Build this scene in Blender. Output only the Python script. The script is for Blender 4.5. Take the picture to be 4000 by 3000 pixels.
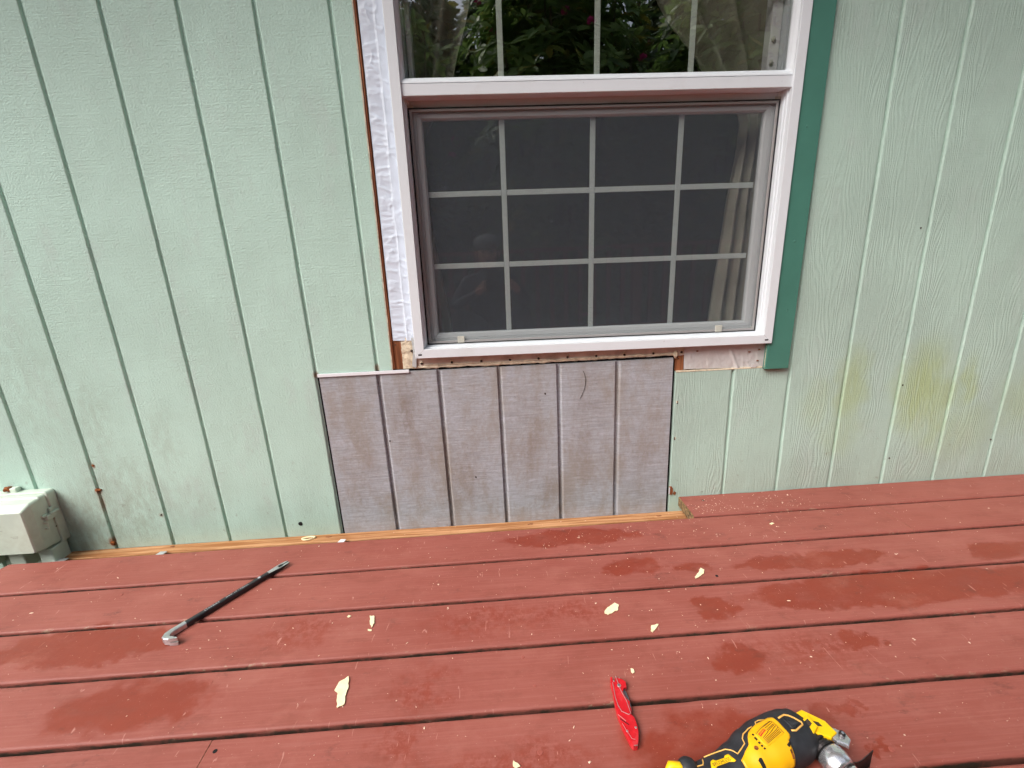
import bpy, bmesh, math, random
import numpy as np
from mathutils import Vector, Matrix, noise as mnoise
from mathutils.geometry import delaunay_2d_cdt

for _o in list(bpy.data.objects):
    bpy.data.objects.remove(_o)
SC = bpy.context.scene
COL = SC.collection
random.seed(7)
R = math.radians

# ------------------------------------------------------------------ camera, sky, sun, exposure
cam_d = bpy.data.cameras.new('camera')
cam_d.sensor_width = 36.0
cam_d.lens = 16.143
cam_d.clip_start = 0.01
cam_d.clip_end = 400.0
cam = bpy.data.objects.new('camera', cam_d)
COL.objects.link(cam)
cam.location = (-0.0745, -1.5114, 0.9015)
cam.rotation_euler = (1.29381, 0.046061, -0.047033)
SC.camera = cam

SUN_EL, SUN_AZ = R(46), R(-127)          # azimuth measured from +Y towards +X
world = bpy.data.worlds.new('World')
SC.world = world
world.use_nodes = True
_nt = world.node_tree
_nt.nodes.clear()
_sky = _nt.nodes.new('ShaderNodeTexSky')
_sky.sky_type = 'NISHITA'
_sky.sun_disc = False
_sky.sun_elevation = SUN_EL
_sky.sun_rotation = SUN_AZ
_sky.air_density = 1.0
_sky.dust_density = 3.0
_hs = _nt.nodes.new('ShaderNodeHueSaturation')
_hs.inputs['Saturation'].default_value = 0.5
_bg = _nt.nodes.new('ShaderNodeBackground')
_bg.inputs['Strength'].default_value = 0.09
_out = _nt.nodes.new('ShaderNodeOutputWorld')
_nt.links.new(_sky.outputs[0], _hs.inputs['Color'])
_nt.links.new(_hs.outputs[0], _bg.inputs[0])
_nt.links.new(_bg.outputs[0], _out.inputs[0])

sun_d = bpy.data.lights.new('sun', 'SUN')
sun_d.energy = 1.5
sun_d.angle = R(38)
sun_d.color = (1.0, 0.965, 0.92)
sun = bpy.data.objects.new('sun', sun_d)
COL.objects.link(sun)
_sd = Vector((math.sin(SUN_AZ) * math.cos(SUN_EL), math.cos(SUN_AZ) * math.cos(SUN_EL), math.sin(SUN_EL)))
sun.rotation_euler = _sd.to_track_quat('Z', 'Y').to_euler()

SC.view_settings.view_transform = 'Standard'
SC.view_settings.look = 'None'
SC.view_settings.exposure = 1.29
SC.view_settings.gamma = 1.0
SC.view_settings.use_curve_mapping = False
SC.render.engine = 'CYCLES'
SC.cycles.max_bounces = 6
SC.cycles.diffuse_bounces = 3
SC.cycles.glossy_bounces = 3
SC.cycles.transparent_max_bounces = 16
SC.cycles.transmission_bounces = 6
SC.cycles.use_denoising = True
SC.cycles.use_adaptive_sampling = True
SC.cycles.adaptive_threshold = 0.03
SC.cycles.caustics_reflective = False
SC.cycles.caustics_refractive = False

# ------------------------------------------------------------------ helpers
def srgb(r, g, b):
    f = lambda c: c / 12.92 if c <= 0.04045 else ((c + 0.055) / 1.055) ** 2.4
    return (f(r / 255), f(g / 255), f(b / 255), 1.0)

def tag(o, label=None, cat=None, group=None, kind=None):
    if label: o['label'] = label
    if cat: o['category'] = cat
    if group: o['group'] = group
    if kind: o['kind'] = kind
    return o

def empty(name, loc=(0, 0, 0), rot=(0, 0, 0)):
    o = bpy.data.objects.new(name, None)
    o.empty_display_size = 0.05
    COL.objects.link(o)
    o.location = loc
    o.rotation_euler = rot
    return o

def mobj(name, verts, faces, mat, parent=None, smooth=False):
    me = bpy.data.meshes.new(name)
    me.from_pydata([tuple(v) for v in verts], [], [tuple(f) for f in faces])
    me.update()
    if mat: me.materials.append(mat)
    if smooth:
        me.polygons.foreach_set('use_smooth', [True] * len(me.polygons))
    o = bpy.data.objects.new(name, me)
    COL.objects.link(o)
    if parent: o.parent = parent
    return o

def bobj(name, bm, mat, parent=None, smooth=False):
    me = bpy.data.meshes.new(name)
    bm.to_mesh(me)
    bm.free()
    if mat: me.materials.append(mat)
    if smooth:
        me.polygons.foreach_set('use_smooth', [True] * len(me.polygons))
    o = bpy.data.objects.new(name, me)
    COL.objects.link(o)
    if parent: o.parent = parent
    return o

def box_bm(x0, x1, y0, y1, z0, z1, bev=0.0, seg=2, bm=None):
    b = bmesh.new()
    bmesh.ops.create_cube(b, size=1.0)
    for v in b.verts:
        v.co = ((x0 + x1) / 2 + v.co.x * (x1 - x0), (y0 + y1) / 2 + v.co.y * (y1 - y0), (z0 + z1) / 2 + v.co.z * (z1 - z0))
    if bev > 0:
        bmesh.ops.bevel(b, geom=list(b.edges), offset=bev, segments=seg, affect='EDGES', profile=0.5)
    if bm is None:
        return b
    me = bpy.data.meshes.new('tmp')
    b.to_mesh(me); b.free()
    bm.from_mesh(me)
    bpy.data.meshes.remove(me)
    return bm

def box(name, x0, x1, y0, y1, z0, z1, mat, parent=None, bev=0.0, seg=2):
    return bobj(name, box_bm(x0, x1, y0, y1, z0, z1, bev, seg), mat, parent)

def prism_bm(pts, z0, z1, bev=0.0, seg=2, plane='xy', bevel_bottom=False):
    """Extrude an outline (list of 2D) between z0 and z1; plane picks the axes."""
    b = bmesh.new()
    def P(p, h):
        if plane == 'xy': return (p[0], p[1], h)
        if plane == 'xz': return (p[0], h, p[1])
        return (h, p[0], p[1])
    vb = [b.verts.new(P(p, z0)) for p in pts]
    vt = [b.verts.new(P(p, z1)) for p in pts]
    n = len(pts)
    ft = b.faces.new(vt)
    fb = b.faces.new(list(reversed(vb)))
    for i in range(n):
        b.faces.new((vb[i], vb[(i + 1) % n], vt[(i + 1) % n], vt[i]))
    bmesh.ops.recalc_face_normals(b, faces=list(b.faces))
    if bev > 0:
        ed = list(ft.edges) + (list(fb.edges) if bevel_bottom else [])
        bmesh.ops.bevel(b, geom=ed, offset=bev, segments=seg, affect='EDGES', profile=0.5)
    bmesh.ops.triangulate(b, faces=[f for f in b.faces if len(f.verts) > 4])
    return b

def loft(name, rings, mat, parent=None, smooth=True, cap=True, closed=True):
    n = len(rings[0])
    V = [p for r in rings for p in r]
    F = []
    for i in range(len(rings) - 1):
        for j in range(n if closed else n - 1):
            k = (j + 1) % n
            F.append((i * n + j, i * n + k, (i + 1) * n + k, (i + 1) * n + j))
    if cap and closed:
        F.append(tuple(range(n - 1, -1, -1)))
        F.append(tuple((len(rings) - 1) * n + j for j in range(n)))
    o = mobj(name, V, F, mat, parent, smooth)
    b = bmesh.new(); b.from_mesh(o.data)
    bmesh.ops.recalc_face_normals(b, faces=list(b.faces))
    b.to_mesh(o.data); b.free()
    return o

def tube_rings(path, rad, n=8):
    rings = []
    up0 = Vector((0, 0, 1))
    for i, p in enumerate(path):
        p = Vector(p)
        a = Vector(path[max(i - 1, 0)]); c = Vector(path[min(i + 1, len(path) - 1)])
        t = (c - a).normalized()
        u = up0 if abs(t.z) < 0.95 else Vector((1, 0, 0))
        s = t.cross(u).normalized(); w = s.cross(t)
        r = rad[i] if isinstance(rad, (list, tuple)) else rad
        rings.append([p + s * (r * math.cos(2 * math.pi * k / n)) + w * (r * math.sin(2 * math.pi * k / n)) for k in range(n)])
    return rings

def cyl(name, c, axis, r, h, mat, parent=None, n=20, r2=None, smooth=False, bev=0.0):
    c = Vector(c); ax = Vector(axis).normalized()
    b = bmesh.new()
    bmesh.ops.create_cone(b, cap_ends=True, segments=n, radius1=r, radius2=r if r2 is None else r2, depth=h)
    if bev > 0:
        ed = [e for e in b.edges if abs(e.verts[0].co.z - e.verts[1].co.z) < 1e-6]
        bmesh.ops.bevel(b, geom=ed, offset=bev, segments=2, affect='EDGES')
    M = Matrix.Translation(c) @ ax.to_track_quat('Z', 'Y').to_matrix().to_4x4()
    bmesh.ops.transform(b, matrix=M, verts=b.verts)
    return bobj(name, b, mat, parent, smooth)

def text_geo(body, size=1.0, align='LEFT'):
    cu = bpy.data.curves.new('txt', 'FONT')
    cu.body = body; cu.size = size; cu.align_x = align; cu.resolution_u = 3
    o = bpy.data.objects.new('txt', cu)
    COL.objects.link(o)
    bpy.context.view_layer.update()
    dg = bpy.context.evaluated_depsgraph_get()
    me = bpy.data.meshes.new_from_object(o.evaluated_get(dg))
    V = [tuple(v.co) for v in me.vertices]
    F = [tuple(p.vertices) for p in me.polygons]
    bpy.data.objects.remove(o); bpy.data.curves.remove(cu); bpy.data.meshes.remove(me)
    return V, F

def fbm(x, y, z, o=3):
    return mnoise.fractal(Vector((x, y, z)), 1.0, 2.0, o)

def smoothstep(a, b, x):
    t = min(1, max(0, (x - a) / (b - a)))
    return t * t * (3 - 2 * t)

# ------------------------------------------------------------------ material helpers
class NT:
    def __init__(s, name):
        s.m = bpy.data.materials.new(name)
        s.m.use_nodes = True
        s.t = s.m.node_tree
        s.t.nodes.clear()
        s.out = s.t.nodes.new('ShaderNodeOutputMaterial')
    def n(s, typ, **kw):
        nd = s.t.nodes.new(typ)
        for k, v in kw.items():
            if k.startswith('_'):
                setattr(nd, k[1:], v)
            else:
                s.set(nd, k, v)
        return nd
    def set(s, nd, k, v):
        k = int(k[1:]) if (k[0] == 'i' and k[1:].isdigit()) else k.replace('__', ' ')
        inp = nd.inputs[k]
        if hasattr(v, 'links') or isinstance(v, bpy.types.NodeSocket):
            s.t.links.new(v, inp)
        else:
            inp.default_value = v
    def pos(s):
        return s.n('ShaderNodeNewGeometry').outputs['Position']
    def objc(s):
        return s.n('ShaderNodeTexCoord').outputs['Object']
    def scale(s, vec, sc):
        m = s.n('ShaderNodeMapping', Vector=vec)
        m.inputs['Scale'].default_value = sc
        return m.outputs[0]
    def noise(s, vec, scale=5.0, detail=3.0, rough=0.55, dist=0.0):
        nd = s.n('ShaderNodeTexNoise', Vector=vec, Scale=scale, Detail=detail, Roughness=rough, Distortion=dist)
        return nd.outputs['Fac']
    def math(s, op, a, b=0.0, c=None):
        nd = s.n('ShaderNodeMath', _operation=op, i0=a, i1=b)
        if c is not None: s.set(nd, 'i2', c)
        return nd.outputs[0]
    def ramp(s, f, lo, hi, a=0.0, b=1.0, smooth=True):
        nd = s.n('ShaderNodeMapRange', i0=f, i1=lo, i2=hi, i3=a, i4=b)
        if smooth: nd.interpolation_type = 'SMOOTHSTEP'
        return nd.outputs[0]
    def mix(s, f, a, b, mode='MIX'):
        nd = s.t.nodes.new('ShaderNodeMix')
        nd.data_type = 'RGBA'; nd.blend_type = mode
        for k, v in ((0, f), (6, a), (7, b)):
            if isinstance(v, bpy.types.NodeSocket): s.t.links.new(v, nd.inputs[k])
            else: nd.inputs[k].default_value = v
        return nd.outputs[2]
    def bump(s, h, strength=0.3, dist=0.01, normal=None):
        nd = s.n('ShaderNodeBump', Height=h, Strength=strength, Distance=dist)
        if normal is not None: s.set(nd, 'Normal', normal)
        return nd.outputs[0]
    def sep(s, v):
        return s.n('ShaderNodeSeparateXYZ', Vector=v).outputs
    def blob(s, vec, cx, cy, rx, ry, ax='xy', soft=0.35):
        """0..1 ellipse mask with a soft edge, in two of the axes of vec"""
        m = s.n('ShaderNodeMapping', Vector=vec)
        m.vector_type = 'POINT'
        if ax == 'xy':
            m.inputs['Scale'].default_value = (1 / rx, 1 / ry, 0)
            m.inputs['Location'].default_value = (-cx / rx, -cy / ry, 0)
        else:
            m.inputs['Scale'].default_value = (1 / rx, 0, 1 / ry)
            m.inputs['Location'].default_value = (-cx / rx, 0, -cy / ry)
        l = s.n('ShaderNodeVectorMath', _operation='LENGTH', i0=m.outputs[0]).outputs['Value']
        return s.ramp(l, 1.0 + soft, 1.0 - soft)
    def bsdf(s, **kw):
        p = s.n('ShaderNodeBsdfPrincipled')
        names = dict(color='Base Color', rough='Roughness', metal='Metallic', normal='Normal', spec='Specular IOR Level',
                     coat='Coat Weight', coatr='Coat Roughness', emit='Emission Color', emits='Emission Strength', sub='Subsurface Weight',
                     trans='Transmission Weight', alpha='Alpha')
        for k, v in kw.items():
            s.set(p, names[k], v)
        s.t.links.new(p.outputs[0], s.out.inputs[0])
        return p

def simple(name, color, rough=0.5, metal=0.0, spec=0.5, var=0.0, vscale=40.0, bump=0.0, bscale=200.0, bdist=0.002, dirt=None, dirt_amt=0.0):
    t = NT(name)
    c = color
    o = t.objc()
    if var > 0:
        f = t.noise(o, vscale, 3)
        d = tuple(x * (1 - var) for x in color[:3]) + (1,)
        l = tuple(min(1, x * (1 + var)) for x in color[:3]) + (1,)
        c = t.mix(t.ramp(f, 0.35, 0.65), d, l)
    if dirt:
        f = t.noise(o, vscale * 0.4, 5, 0.7)
        c = t.mix(t.ramp(f, 0.5, 0.75, 0, dirt_amt), c, dirt)
    kw = dict(color=c, rough=rough, metal=metal, spec=spec)
    if bump > 0:
        kw['normal'] = t.bump(t.noise(o, bscale, 3), bump, bdist)
    t.bsdf(**kw)
    return t.m

# ------------------------------------------------------------------ materials
MINT = srgb(191, 220, 207)
def mint_material(name, grain):
    t = NT(name)
    p = t.pos()
    X, Y, Z = t.sep(p)
    big = t.noise(p, 2.2, 4, 0.6)
    col = t.mix(t.ramp(big, 0.3, 0.7), *((srgb(172, 194, 182), srgb(182, 207, 194)) if grain else (srgb(181, 208, 195), MINT)))  # grained side greyed and darkened in the colour to imitate its weaker light
    # chalky, worn, slightly grey patches
    worn = t.noise(t.scale(p, (5, 5, 2.2)), 1.6, 5, 0.7)
    col = t.mix(t.ramp(worn, 0.5, 0.72, 0, 0.5), col, srgb(184, 200, 192))
    # rain-borne dirt above the deck, ragged
    low = t.ramp(t.math('ADD', Z, t.math('MULTIPLY', t.noise(t.scale(p, (9, 9, 3)), 1.5, 5, 0.7), 0.45)), 0.44, 0.06)
    col = t.mix(t.math('MULTIPLY', low, 0.26), col, srgb(140, 136, 118))
    spots = t.noise(p, 34, 4, 0.75)
    sp = t.math('MULTIPLY', t.ramp(spots, 0.60, 0.72), t.ramp(Z, 0.55, 0.0))
    col = t.mix(t.math('MULTIPLY', sp, 0.5), col, srgb(120, 112, 92))
    dv = t.n('ShaderNodeVectorMath', _operation='MULTIPLY_ADD', i0=t.n('ShaderNodeTexNoise', Vector=p, Scale=9.0, Detail=4.0).outputs['Color'], i1=(0.13, 0, 0.13), i2=p).outputs[0]
    dv = t.n('ShaderNodeVectorMath', _operation='SUBTRACT', i0=dv, i1=(0.065, 0, 0.065)).outputs[0]
    if grain:
        algae = None
        for (cx, cz, rx, rz, a) in ((1.18, 0.38, 0.055, 0.12, .8), (1.06, 0.34, 0.05, 0.08, .35), (1.45, 0.36, 0.085, 0.14, 1.0), (1.52, 0.30, 0.06, 0.14, .8),
                                    (1.62, 0.38, 0.035, 0.08, .75), (1.17, 0.22, 0.07, 0.08, .35), (1.62, 0.2, .1, .1, .4), (1.85, 0.3, .1, .1, .4)):
            b = t.math('MULTIPLY', t.blob(dv, cx, cz, rx, rz, 'xz', 0.75), a)
            algae = b if algae is None else t.math('MAXIMUM', algae, b)
        br = t.noise(t.scale(p, (60, 60, 9)), 1.0, 3, 0.6)
        algae = t.math('MULTIPLY', algae, t.ramp(br, 0.2, 0.6, 0.55, 1.0))
        col = t.mix(t.math('MULTIPLY', algae, 0.55), col, srgb(166, 180, 92))
    else:
        st = None
        for (cx, cz, rx, rz, a) in ((-1.42, 0.10, .16, .16, .8), (-1.56, 0.03, .14, .14, 1.0), (-1.22, 0.34, .05, .1, .45), (-1.42, .42, .06, .14, .5), (-1.15, .1, .08, .12, .3),
                                    (-1.6, .55, .12, .25, .35)):
            b = t.math('MULTIPLY', t.blob(dv, cx, cz, rx, rz, 'xz', 0.8), a)
            st = b if st is None else t.math('MAXIMUM', st, b)
        br = t.noise(t.scale(p, (18, 18, 9)), 2.0, 5, 0.7)
        st = t.math('MULTIPLY', st, t.ramp(br, 0.36, 0.62, 0.1, 1.0))
        col = t.mix(t.math('MULTIPLY', st, 0.42), col, srgb(130, 122, 100))
        ru = None
        for (cx, cz, rx, rz, a) in ((-1.488, .165, .011, .012, 1), (-1.488, .125, .01, .05, .5), (-1.495, -.035, .012, .016, 1), (-1.478, .265, .006, .008, 1),
                                    (-.6756, .54, .010, .012, .8), (-.4724, .552, .008, .014, .7), (-1.30, .06, .007, .008, .6)):
            b = t.math('MULTIPLY', t.blob(p, cx, cz, rx, rz, 'xz', 0.6), a)
            ru = b if ru is None else t.math('MAXIMUM', ru, b)
        col = t.mix(t.math('MULTIPLY', ru, t.ramp(spots, 0.3, 0.6, 0.4, 1.0)), col, srgb(140, 82, 38))
    fleck = t.noise(p, 120, 2, 0.5)
    col = t.mix(t.ramp(fleck, 0.75, 0.78, 0, 0.4), col, srgb(110, 104, 92))
    # relief
    peel = t.noise(p, 190, 2, 0.5)
    horiz = t.noise(t.scale(p, (7, 7, 240)), 1.0, 3, 0.6)
    vert = t.noise(t.scale(p, (170, 170, 16)), 1.0, 3, 0.6)
    lump = t.noise(p, 22, 3, 0.6)
    if grain:
        wob = t.noise(t.scale(p, (7, 7, 1.3)), 1.0, 3, 0.55)
        xs = t.math('ADD', t.math('MULTIPLY', X, 1.0), t.math('MULTIPLY', wob, 0.22))
        ring = t.math('SINE', t.math('MULTIPLY', xs, 620.0), 0.0)
        patch = t.ramp(t.noise(t.scale(p, (8, 8, 2)), 1.0, 2, 0.5), 0.30, 0.58)
        ring = t.math('MULTIPLY', t.math('MULTIPLY', ring, patch), 0.20)
        h = t.math('ADD', t.math('MULTIPLY', horiz, 0.7), ring)
        h = t.math('ADD', h, t.math('MULTIPLY', peel, 0.55))
        h = t.math('ADD', h, t.math('MULTIPLY', vert, 0.6))
        h = t.math('ADD', h, t.math('MULTIPLY', lump, 0.7))
        nrm = t.bump(h, 0.55, 0.0026)
    else:
        h = t.math('ADD', t.math('MULTIPLY', peel, 1.15), t.math('MULTIPLY', horiz, 0.75))
        h = t.math('ADD', h, t.math('MULTIPLY', vert, 0.45))
        h = t.math('ADD', h, t.math('MULTIPLY', lump, 0.5))
        nrm = t.bump(h, 0.55, 0.0026)
    t.bsdf(color=col, rough=0.62, spec=0.35, normal=nrm)
    return t.m

def primer_material():
    t = NT('grey_primer')
    p = t.pos()
    X, Y, Z = t.sep(p)
    streak = t.noise(t.scale(p, (9, 9, 190)), 1.0, 5, 0.75)
    streak2 = t.noise(t.scale(p, (22, 22, 420)), 1.0, 3, 0.6)
    big = t.noise(t.scale(p, (8, 8, 3.4)), 1.2, 6, 0.72)
    col = t.mix(t.ramp(streak, 0.3, 0.7), srgb(156, 157, 161), srgb(184, 185, 193))
    col = t.mix(t.ramp(t.noise(p, 75, 4, 0.7), 0.45, 0.65, 0, 0.4), col, srgb(152, 147, 142))
    col = t.mix(t.ramp(big, 0.42, 0.64, 0, 0.6), col, srgb(152, 141, 129))
    blot = t.noise(t.scale(p, (10, 10, 5)), 1.0, 6, 0.72)
    br = None
    for (cx, cz, rx, rz, a) in ((-.40, .38, .035, .07, .8), (-.35, .26, .05, .07, .5), (.02, .27, .04, .1, .55), (.10, .05, .05, .08, .4), (-.20, .12, .05, .1, .45), (.24, .3, .04, .16, .5), (-.56, .14, .06, .1, .3), (.44, .1, .05, .1, .3)):
        b = t.math('MULTIPLY', t.blob(p, cx, cz, rx * 1.3, rz * 1.3, 'xz', 0.98), a * .75)
        br = b if br is None else t.math('MAXIMUM', br, b)
    br = t.math('MULTIPLY', br, t.ramp(blot, 0.38, 0.6, 0.15, 1.0))
    col = t.mix(br, col, srgb(122, 100, 78))
    pale = t.noise(t.scale(p, (9, 9, 60)), 1.4, 4, 0.7)
    col = t.mix(t.ramp(pale, 0.58, 0.74, 0, 0.45), col, srgb(206, 204, 212))
    sp = t.noise(p, 62, 3, 0.6)
    col = t.mix(t.ramp(sp, 0.72, 0.77, 0, 0.8), col, srgb(72, 60, 52))
    h = t.math('ADD', t.math('MULTIPLY', streak, 0.8), t.math('MULTIPLY', streak2, 0.55))
    h = t.math('ADD', h, t.math('MULTIPLY', t.noise(p, 90, 3, 0.6), 0.7))
    t.bsdf(color=col, rough=0.68, spec=0.25, normal=t.bump(h, 0.6, 0.0028))
    return t.m

WET = [(0.138, -0.212, 0.215, 0.044), (0.292, -0.376, 0.066, 0.037), (0.461, -0.391, 0.065, 0.026), (0.835, -0.403, 0.235, 0.03), (1.363, -0.416, 0.097, 0.039),
       (0.97, -0.53, 0.43, 0.062), (0.449, -0.544, 0.045, 0.043), (0.718, -0.682, 0.051, 0.024), (0.443, -0.705, 0.065, 0.046), (0.32, -0.885, 0.19, 0.07),
       (0.601, -0.832, 0.02, 0.013), (0.542, -0.847, 0.041, 0.02), (0.606, -0.918, 0.018, 0.017), (-1.146, -0.529, 0.223, 0.059), (-0.909, -0.705, 0.155, 0.062)]
SCUFF = [(-0.136, -0.536, 0.145, 0.045), (0.082, -0.54, 0.111, 0.04), (-0.308, -0.831, 0.055, 0.04), (-0.063, -0.889, 0.141, 0.03), (-0.274, -0.725, 0.04, 0.05), (0.45, -.70, .08, .05), (-.62, -.53, .1, .05), (.62, -.70, .1, .05)]

GAP0_Y = -0.1423
def deck_material():
    t = NT('deck_paint')
    p = t.pos()
    X, Y, Z = t.sep(p)
    rnd = t.n('ShaderNodeObjectInfo').outputs['Random']
    nz = t.n('ShaderNodeTexNoise', Vector=t.scale(p, (13, 17, 13)), Scale=1.0, Detail=5.0, Roughness=0.62).outputs['Color']
    dv = t.n('ShaderNodeVectorMath', _operation='MULTIPLY_ADD', i0=nz, i1=(0.26, 0.11, 0), i2=p).outputs[0]
    dv = t.n('ShaderNodeVectorMath', _operation='SUBTRACT', i0=dv, i1=(0.13, 0.055, 0)).outputs[0]
    wet = None
    for (cx, cy, rx, ry) in WET:
        b = t.blob(dv, cx, cy, rx, ry, 'xy', 0.22 if rx < 0.2 else 0.10)
        wet = b if wet is None else t.math('MAXIMUM', wet, b)
    scf = None
    for (cx, cy, rx, ry) in SCUFF:
        b = t.blob(dv, cx, cy, rx, ry, 'xy', 0.6)
        scf = b if scf is None else t.math('MAXIMUM', scf, b)
    big = t.noise(t.scale(p, (2.0, 4.0, 2)), 1.0, 4, 0.6)
    dust = t.noise(t.scale(p, (5, 9, 5)), 1.3, 6, 0.68)
    dry = t.mix(t.ramp(big, 0.3, 0.7), srgb(143, 76, 65), srgb(154, 87, 76))
    dry = t.mix(t.ramp(dust, 0.48, 0.72, 0, 0.55), dry, srgb(138, 68, 56))
    dry = t.mix(t.math('MULTIPLY', rnd, 0.3), dry, srgb(147, 76, 64))
    streak = t.noise(t.scale(p, (5, 210, 210)), 1.0, 3, 0.6)
    dry = t.mix(t.ramp(streak, 0.42, 0.7, 0, 0.14), dry, srgb(184, 126, 117))
    fine = t.noise(p, 55, 5, 0.75)
    w2 = t.math('MULTIPLY', scf, t.ramp(fine, 0.40, 0.58))
    wet = t.math('MULTIPLY', wet, t.ramp(dust, 0.34, 0.48, 0.7, 1.0))
    weta = t.math('MAXIMUM', wet, t.math('MULTIPLY', w2, 0.75))
    wetc = t.mix(t.ramp(dust, 0.3, 0.7), srgb(131, 54, 39), srgb(139, 62, 46))
    col = t.mix(weta, dry, wetc)
    smud = t.noise(t.scale(p, (9, 15, 9)), 1.0, 7, 0.78)
    sm = t.math('MULTIPLY', t.ramp(smud, 0.56, 0.68), t.ramp(t.noise(p, 3.1, 2), 0.42, 0.60))
    col = t.mix(t.math('MULTIPLY', sm, 0.55), col, srgb(92, 54, 46))
    scr = t.noise(t.scale(p, (90, 16, 10)), 1.0, 2, 0.5, 1.2)
    col = t.mix(t.ramp(scr, 0.715, 0.75, 0, 0.5), col, srgb(205, 150, 138))
    pin = t.noise(p, 260, 2, 0.5)
    col = t.mix(t.ramp(pin, 0.715, 0.75, 0, 0.5), col, srgb(212, 172, 158))
    mott = t.noise(t.scale(p, (10, 19, 10)), 1.0, 7, 0.72)
    col = t.mix(t.ramp(mott, 0.5, 0.68, 0, 0.38), col, srgb(126, 66, 53))
    mott2 = t.noise(t.scale(p, (4, 6, 4)), 1.7, 6, 0.7)
    col = t.mix(t.ramp(mott2, 0.5, 0.7, 0, 0.26), col, srgb(170, 108, 95))
    fr = t.math('FRACT', t.math('DIVIDE', t.math('SUBTRACT', GAP0_Y, Y), 0.1620))
    ed = t.math('MINIMUM', fr, t.math('SUBTRACT', 1.0, fr))
    edge = t.ramp(ed, 0.085, 0.035)
    peel = t.math('MULTIPLY', edge, t.ramp(t.noise(t.scale(p, (26, 60, 60)), 1.0, 5, 0.75), 0.57, 0.63))
    peel = t.math('MULTIPLY', peel, t.ramp(t.noise(t.scale(p, (3.2, 5, 3)), 1.0, 2), 0.5, 0.62))
    col = t.mix(t.math('MULTIPLY', peel, 0.8), col, srgb(176, 152, 128))
    col = t.mix(t.math('MULTIPLY', edge, 0.22), col, srgb(120, 60, 52))
    # unpainted undersides and lower edges, blackened to paint in the gap shade
    bare = t.ramp(t.math('ADD', Z, t.math('MULTIPLY', t.noise(t.scale(p, (30, 30, 60)), 1.0, 4, 0.7), 0.016)), 0.0035, -0.003)
    gap_shade_col = t.mix(t.noise(t.scale(p, (12, 90, 90)), 1.0, 4), srgb(30, 20, 16), srgb(74, 62, 50))
    col = t.mix(t.math('MULTIPLY', bare, t.ramp(t.noise(t.scale(p, (11, 3, 3)), 1.2, 4, 0.7), 0.42, 0.55, 0.6, 1.0)), col, gap_shade_col)
    rough = t.math('SUBTRACT', 0.60, t.math('MULTIPLY', weta, 0.20))
    h = t.math('ADD', t.math('MULTIPLY', streak, 0.28), t.math('MULTIPLY', fine, 0.7))
    nrm = t.bump(h, 0.3, 0.0022)
    t.bsdf(color=col, rough=rough, spec=0.42, normal=nrm)
    return t.m

def wood_material(name, dark, light, axis='x', scale=1.0, rough=0.7):
    t = NT(name)
    p = t.pos()
    sc = {'x': (4, 120, 120), 'z': (120, 120, 4), 'y': (120, 4, 120)}[axis]
    g = t.noise(t.scale(p, tuple(s * scale for s in sc)), 1.0, 4, 0.65)
    b = t.noise(p, 14, 4, 0.6)
    col = t.mix(t.ramp(g, 0.36, 0.66), dark, light)
    col = t.mix(t.ramp(b, 0.55, 0.72, 0, 0.5), col, dark)
    t.bsdf(color=col, rough=rough, spec=0.25, normal=t.bump(g, 0.4, 0.002))
    return t.m

def vinyl_material():
    t = NT('white_vinyl')
    p = t.objc()
    d = t.noise(p, 9, 5, 0.7)
    col = t.mix(t.ramp(d, 0.5, 0.78, 0, 0.3), srgb(228, 232, 236), srgb(204, 202, 198))
    s = t.noise(p, 70, 4, 0.7)
    col = t.mix(t.ramp(s, 0.68, 0.76, 0, 0.35), col, srgb(150, 146, 140))
    t.bsdf(color=col, rough=0.38, spec=0.45, normal=t.bump(t.noise(p, 60, 2), 0.05, 0.002))
    return t.m

def glass_material(name, gain):
    t = NT(name)
    fr = t.n('ShaderNodeFresnel', IOR=1.5).outputs[0]
    front = t.math('SUBTRACT', 1.0, t.n('ShaderNodeNewGeometry').outputs['Backfacing'])
    k = t.math('MINIMUM', t.math('MULTIPLY', t.math('MULTIPLY', fr, front), gain), 1.0)
    tr = t.n('ShaderNodeBsdfTransparent', Color=(0.985, 0.99, 0.985, 1))
    n = t.bump(t.noise(t.pos(), 3.0, 1), 0.02, 0.004)
    gl = t.n('ShaderNodeBsdfGlossy', Color=(1, 1, 1, 1), Roughness=0.0, Normal=n)
    mx = t.n('ShaderNodeMixShader', i0=k)
    t.t.links.new(tr.outputs[0], mx.inputs[1]); t.t.links.new(gl.outputs[0], mx.inputs[2])
    t.t.links.new(mx.outputs[0], t.out.inputs[0])
    return t.m

def screen_material():
    t = NT('insect_screen')
    p = t.objc()
    w = t.noise(t.scale(p, (900, 1, 8)), 1.0, 2)
    w2 = t.noise(t.scale(p, (8, 1, 900)), 1.0, 2)
    d = t.noise(p, 5, 4, 0.6)
    f = t.math('ADD', 0.17, t.math('MULTIPLY', t.math('ADD', w, w2), 0.06))
    f = t.math('ADD', f, t.math('MULTIPLY', d, 0.08))
    df = t.n('ShaderNodeBsdfDiffuse', Color=(0.155, 0.175, 0.20, 1))
    tr = t.n('ShaderNodeBsdfTransparent')
    mx = t.n('ShaderNodeMixShader', i0=f)
    t.t.links.new(tr.outputs[0], mx.inputs[1]); t.t.links.new(df.outputs[0], mx.inputs[2])
    t.t.links.new(mx.outputs[0], t.out.inputs[0])
    return t.m

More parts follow.
